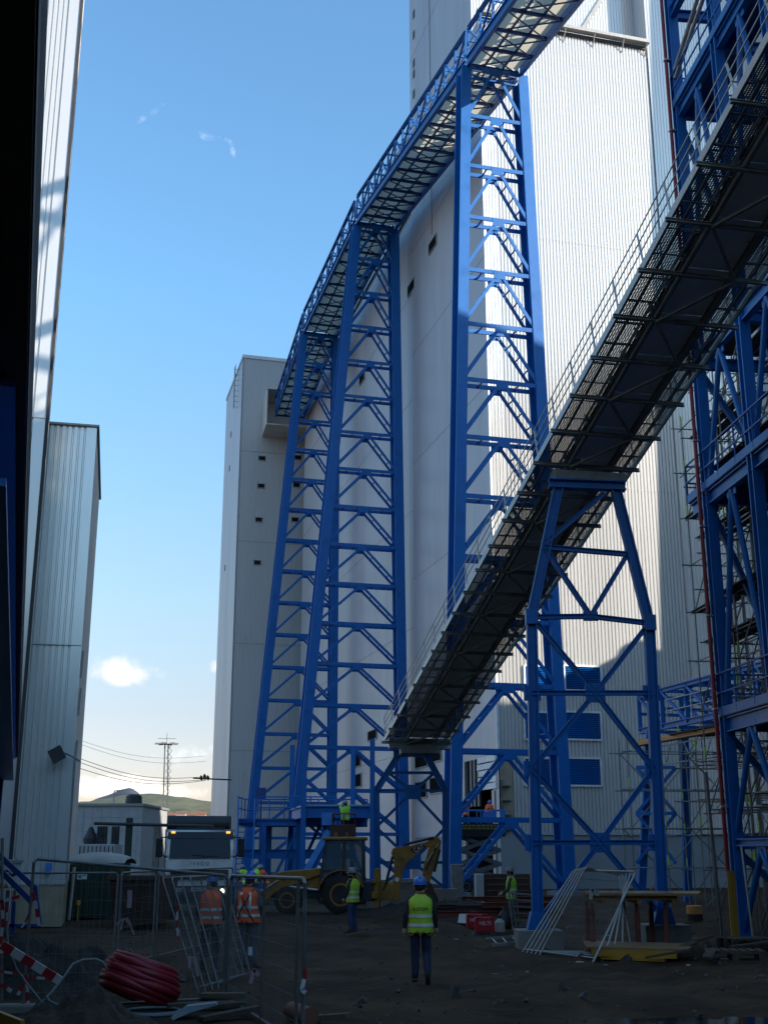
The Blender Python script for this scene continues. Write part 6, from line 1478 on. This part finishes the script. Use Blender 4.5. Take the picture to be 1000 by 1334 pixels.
# ============================================================ right yard
tb_ = thing('shuttering_table', 'plywood shuttering table on red props, with a second yellow-edged board beneath', 'table', gnd(845, 1238))
Dt = 28.4
tz = at(850, 1167, Dt).z; x0, x1 = (762 - 500) / F * Dt * .97, (918 - 500) / F * Dt * .97
x = MB(); x.hexa([(x0, Dt, tz), (x1 - .3, Dt - .1, tz), (x1 + .2, Dt + 1.7, tz), (x0 + .2, Dt + 1.8, tz), (x0, Dt, tz + .05), (x1 - .3, Dt - .1, tz + .05), (x1 + .2, Dt + 1.7, tz + .05), (x0 + .2, Dt + 1.8, tz + .05)]); x.build('table_board', 'ply', tb_)
x = MB(); 
for k in range(4): yy = Dt + .15 + k * .48; x.box(x0 + .1, x1 - .75, yy - .05, yy + .05, tz - .10, tz - .003)
for k in range(3): xx = x0 + .3 + k * .8; x.box(xx, xx + .08, Dt + .1, Dt + 1.7, tz - .18, tz - .103)
x.build('joist', 'yellow', tb_)
for (u, dy) in ((826, .35), (863, .35), (768, .35), (772, 1.5), (858, 1.5)):
    xx = (u - 500) / F * Dt * .97; x = MB(); x.tube((xx, Dt + dy, .28), (xx, Dt + dy, tz - .18), .045, 8); x.tube((xx, Dt + dy, .05), (xx, Dt + dy, .9), .062, 8); x.box(xx - .1, xx + .1, Dt + dy - .1, Dt + dy + .1, .02, .05); x.build('prop', 'rust_red', tb_)
x = MB(); a = gnd(765, 1250); b = gnd(898, 1254); x.hexa([a + Z * .22, b + Z * .22, b + V(.5, 1.6, .22), a + V(.2, 1.8, .22), a + Z * .26, b + Z * .26, b + V(.5, 1.6, .26), a + V(.2, 1.8, .26)]); x.build('lower_board', 'ply', tb_)
x = MB(); x.beam(a + V(.1, .03, .14), b + V(-.25, .03, .14), .08, .15); x.beam(a + V(.2, 1.6, .14), b + V(0, 1.6, .14), .08, .15); x.beam(a + V(.3, 0, .04), b + V(-.5, 0, .04), .1, .07); x.build('lower_joist', 'yellow_bright', tb_)
# pallets, planks
pl0 = gnd(955, 1252); pt_ = thing('pallet', 'grey weathered wooden pallet lying askew before the blue tower', 'pallet', pl0, R(-8), local=True)
for k in range(7): MB().box(-.58 + k * .18, -.46 + k * .18, -.4, .4, .20, .225).build('slat', 'wood_dark', pt_)
x = MB()
for yy in (-.36, 0, .36):
    x.box(-.6, .62, yy - .05, yy + .05, .175, .198)
    for xx in (-.55, 0, .55): x.box(xx - .07, xx + .07, yy - .05, yy + .05, .03, .173)
    x.box(-.6, .62, yy - .05, yy + .05, .0, .028)
x.build('bearer', 'wood_dark', pt_)
pt2 = copy_tree(pt_); pt2.location = gnd(975, 1236) + Z * .02; pt2.rotation_euler = (R(0), 0, R(14)); pt2['label'] = 'second weathered pallet behind the askew one, at the right border'; pt2['group'] = pt_['group'] = 'weathered pallets'
x = MB(); p = gnd(921, 1256); 
for k in range(4): x.obox(p + V(-.05 + .02 * k, 0, .45), V(.012, 0, 0), V(0, .06, 0), V(.05, 0, .4)) if False else None
for i, (u, v, ln, an, el, lb) in enumerate(((925, 1256, .95, 70, 0, 'thick plank leaning against the askew pallet'), (880, 1250, 1.2, 30, 0, 'dark plank crossing the end of the yellow joists'), (893, 1243, 1.3, -12, 0, 'dark plank lying behind the crossing one'), (978, 1243, 1.0, 10, 0, 'dark plank beyond the pallets at the right border'), (872, 1256, 1.0, -35, 0, 'dark plank nearest the camera by the shuttering table'))):
    p = gnd(u, v); d = V(math.cos(R(an)), math.sin(R(an)), .10 + .1 * (i % 3)).normalized(); x = MB(); x.beam(p - d * ln / 2 + Z * .2, p + d * ln / 2 + Z * .2, .2, .05)
    tag(x.build('plank', 'wood_dark', bevel=.005), lb, 'plank', 'dark planks by the shuttering table')
dr = thing('drum', 'small orange and black drum on the ground behind the shuttering table', 'drum', gnd(905, 1200)); c = dr.location
MB().lathe(c, Z, [(0, .27), (.22, .27)], 16).build('base', 'black', dr); MB().lathe(c + Z * .222, Z, [(0, .27), (.24, .26), (.27, .24)], 16).build('cap', 'ply_orange', dr)
# middle: red cases, canister, ladder, stacks
rz_c = gnd(631, 1215)
def case(label, loc, rz, w_):
    t = thing('tool_case', label, 'tool case', loc, rz, group='red tool cases', local=True)
    x = MB(); x.box(-w_ / 2, w_ / 2, -.11, .11, .01, .42); x.build('shell', 'red', t, bevel=.03)
    x = MB(); x.path([(-.10, 0, .41), (-.08, 0, .49), (.08, 0, .49), (.10, 0, .41)], .022, 6); x.build('handle', 'red', t)
    text('lettering', 'HILTI', .15, 'paper', t, frame_mtx((0, -.115, .25), (1, 0, 0), (0, 0, 1)))
    x = MB()
    for sx in (-.2, .2): x.box(sx - .03, sx + .03, -.125, -.11, .36, .42)
    x.build('latch', 'black', t); return t
case('front red tool case with white lettering beside the dirt heap', rz_c, R(6), .56)
case('rear red tool case, partly hidden by the front one', gnd(619, 1211) + V(0, .25, 0), R(10), .5)
cn = thing('canister', 'small white canister beside the red tool cases', 'canister', gnd(651, 1214)); c = cn.location
MB().lathe(c, Z, [(.0, .15), (.26, .15), (.32, .09), (.36, .05)], 14).build('body', 'offwhite', cn, smooth='auto'); MB().lathe(c + Z * .36, Z, [(0, .045), (.07, .045)], 10).build('cap', 'black', cn)
sck = MB(); p = gnd(658, 1210); sck.lathe(p, Z, [(0, .2), (.2, .24), (.45, .17), (.55, .07), (.62, .09)], 12); tag(sck.build('sack', 'dark', smooth=True), 'dark sack standing behind the white canister', 'sack')
ldr = thing('ladder', 'aluminium ladder lying flat on the dirt before the concrete block', 'ladder', gnd(672, 1230)); a, b = gnd(634, 1227), gnd(712, 1221); c, d = gnd(642, 1235), gnd(716, 1229)
MB().beam(a + Z * .06, b + Z * .06, .03, .08).build('rail', 'galv_bright', ldr); MB().beam(c + Z * .06, d + Z * .06, .03, .08).build('rail', 'galv_bright', ldr)
for k in range(6): f = (k + .5) / 6; MB().tube(a.lerp(b, f) + Z * .06, c.lerp(d, f + .0) + Z * .06, .018, 6).build('rung', 'galv_bright', ldr)
gs = thing('frame_stack', 'stack of grey steel frames leaning by the trestle foot', 'frames', gnd(680, 1205)); g0 = gnd(668, 1212)
for k in range(3):
    o = V(.12 * k, .18 * k, 0); x = MB(); e = V(.8, .3, 0)
    x.tube(g0 + o, g0 + o + V(-.08, .1, 1.08), .03, 6); x.tube(g0 + o + e, g0 + o + e + V(-.08, .1, .98), .03, 6)
    for j in range(6): x.tube(g0 + o + V(-.01 * j, .01 * j, .08 + j * .19), g0 + o + e + V(-.01 * j, .01 * j, .08 + j * .175), .022, 5)
    x.build('frame', 'galv', gs)
Dk = 57.0
for i, (u0, u1, v0, v1, m_, lb) in enumerate(((631, 660, 1139, 1163, 'rust', 'dark brown crate beside the pale slab, left of the trestle foot'), (672, 690, 1139, 1163, 'rust', 'dark brown crate behind the person with brown sleeves'))):
    a, b = at(u0, v1, Dk), at(u1, v0, Dk); t = thing('crate', lb, 'crate', V((a.x + b.x) / 2, Dk, 0), group='dark brown crates'); MB().box(a.x, b.x, Dk, Dk + 1.2, .0, b.z).build('body', m_, t, bevel=.02)
    x = MB()
    for j in range(4): z_ = .25 + j * (b.z - .3) / 3.6; x.box(a.x + .08, b.x - .08, Dk - .03, Dk, z_, z_ + .05)
    x.build('slat', 'wood', t)
a, b = at(620, 1163, Dk - .5), at(630, 1139, Dk - .5); tag(MB().box(a.x, b.x, Dk - .5, Dk + .6, 0, b.z).build('slab', 'pale_sheet', bevel=.02), 'pale pinkish slab standing left of the dark brown crate', 'slab')
bxp = at(652, 1128, 60); tag(MB().box(bxp.x - 1.2, bxp.x + .1, 60, 60.8, 0, at(588, 1160, 60).z + 1.6).build('cabinet', 'galv', bevel=.03), 'grey steel cabinet behind the crates and the trestle leg', 'cabinet') if False else None
a, b = at(588, 1165, 63), at(603, 1126, 63); tag(MB().box(a.x, b.x, 63, 63.6, 0, b.z).build('cabinet', 'galv', bevel=.03), 'grey steel cabinet on the near leg of the sunlit trestle', 'cabinet')
random.seed(31)
for k in range(9):
    u0 = random.uniform(596, 640); D = random.uniform(44, 52); ln = random.uniform(2.5, 4.5); z_ = .1 + .1 * (k % 4); c = V((u0 + 30 - 500) / F * D * .97, D, z_); d = V(math.cos(R(random.uniform(-6, 8))), math.sin(R(random.uniform(-6, 8))), 0)
    x = MB(); x.hsec(c - d * ln / 2, c + d * ln / 2, .16, .18, Z, .02, .02)
    tag(x.build('steel_beam', ['rust_red', 'rust', 'dark', 'rust_red'][k % 4]), 'one of the rusty and dark steel beams piled behind the red tool cases', 'steel beam', 'piled steel beams')
p = gnd(612, 1180); tag(MB().sheet(gnd(540, 1199) + Z * .03, gnd(556, 1201) + Z * .03, gnd(560, 1193) + Z * .1, gnd(543, 1193) + Z * .06, .01, Z).build('plastic_sheet', 'plastic_film'), 'crumpled white plastic sheet on the dirt ridge behind the walking person', 'plastic sheet')
tag(MB().sheet(gnd(596, 1205) + Z * .05, gnd(612, 1206) + Z * .05, gnd(612, 1197) + Z * .14, gnd(598, 1196) + Z * .12, .015, Z).build('plywood_sheet', 'pale_sheet'), 'pale board lying behind the red tool cases', 'board')
for k in range(2): pass
# rubble and litter scattered on the dirt
rb = MB(); random.seed(17)
for k in range(700):
    y = 14.5 + 32 * random.random() ** 1.3; xx = random.uniform(-.34, .36) * y; s_ = random.uniform(.01, .035) * (1 + (random.random() < .05) * 1.5); c = V(xx, y, gz(xx, y) + s_ * .3)
    ax = Vector((random.uniform(-1, 1), random.uniform(-1, 1), random.uniform(-.3, .3))).normalized(); bx_ = ax.orthogonal().normalized()
    rb.obox(c, ax * s_ * random.uniform(.8, 1.6), bx_ * s_, ax.cross(bx_) * s_ * random.uniform(.5, .9))
tag(rb.build('rubble', 'rubble_stone' if 'rubble_stone' in MAT else 'concrete'), 'small stones and crumbs of rubble scattered over the dirt', 'rubble', kind='stuff')
lt_ = MB()
for k in range(26):
    y = random.uniform(22, 42); xx = random.uniform(.05, .33) * y; s_ = random.uniform(.02, .06); a_ = random.uniform(0, 3.1); d = V(math.cos(a_), math.sin(a_), 0); e = V(-d.y, d.x, random.uniform(-.3, .3)); c = V(xx, y, gz(xx, y) + .02)
    lt_.obox(c, d * s_ * random.uniform(.6, 2.2), e * s_ * .4, Z * .006)
tag(lt_.build('litter', 'plastic_film'), 'small pale scraps of litter scattered on the dirt at the right', 'litter', kind='stuff')
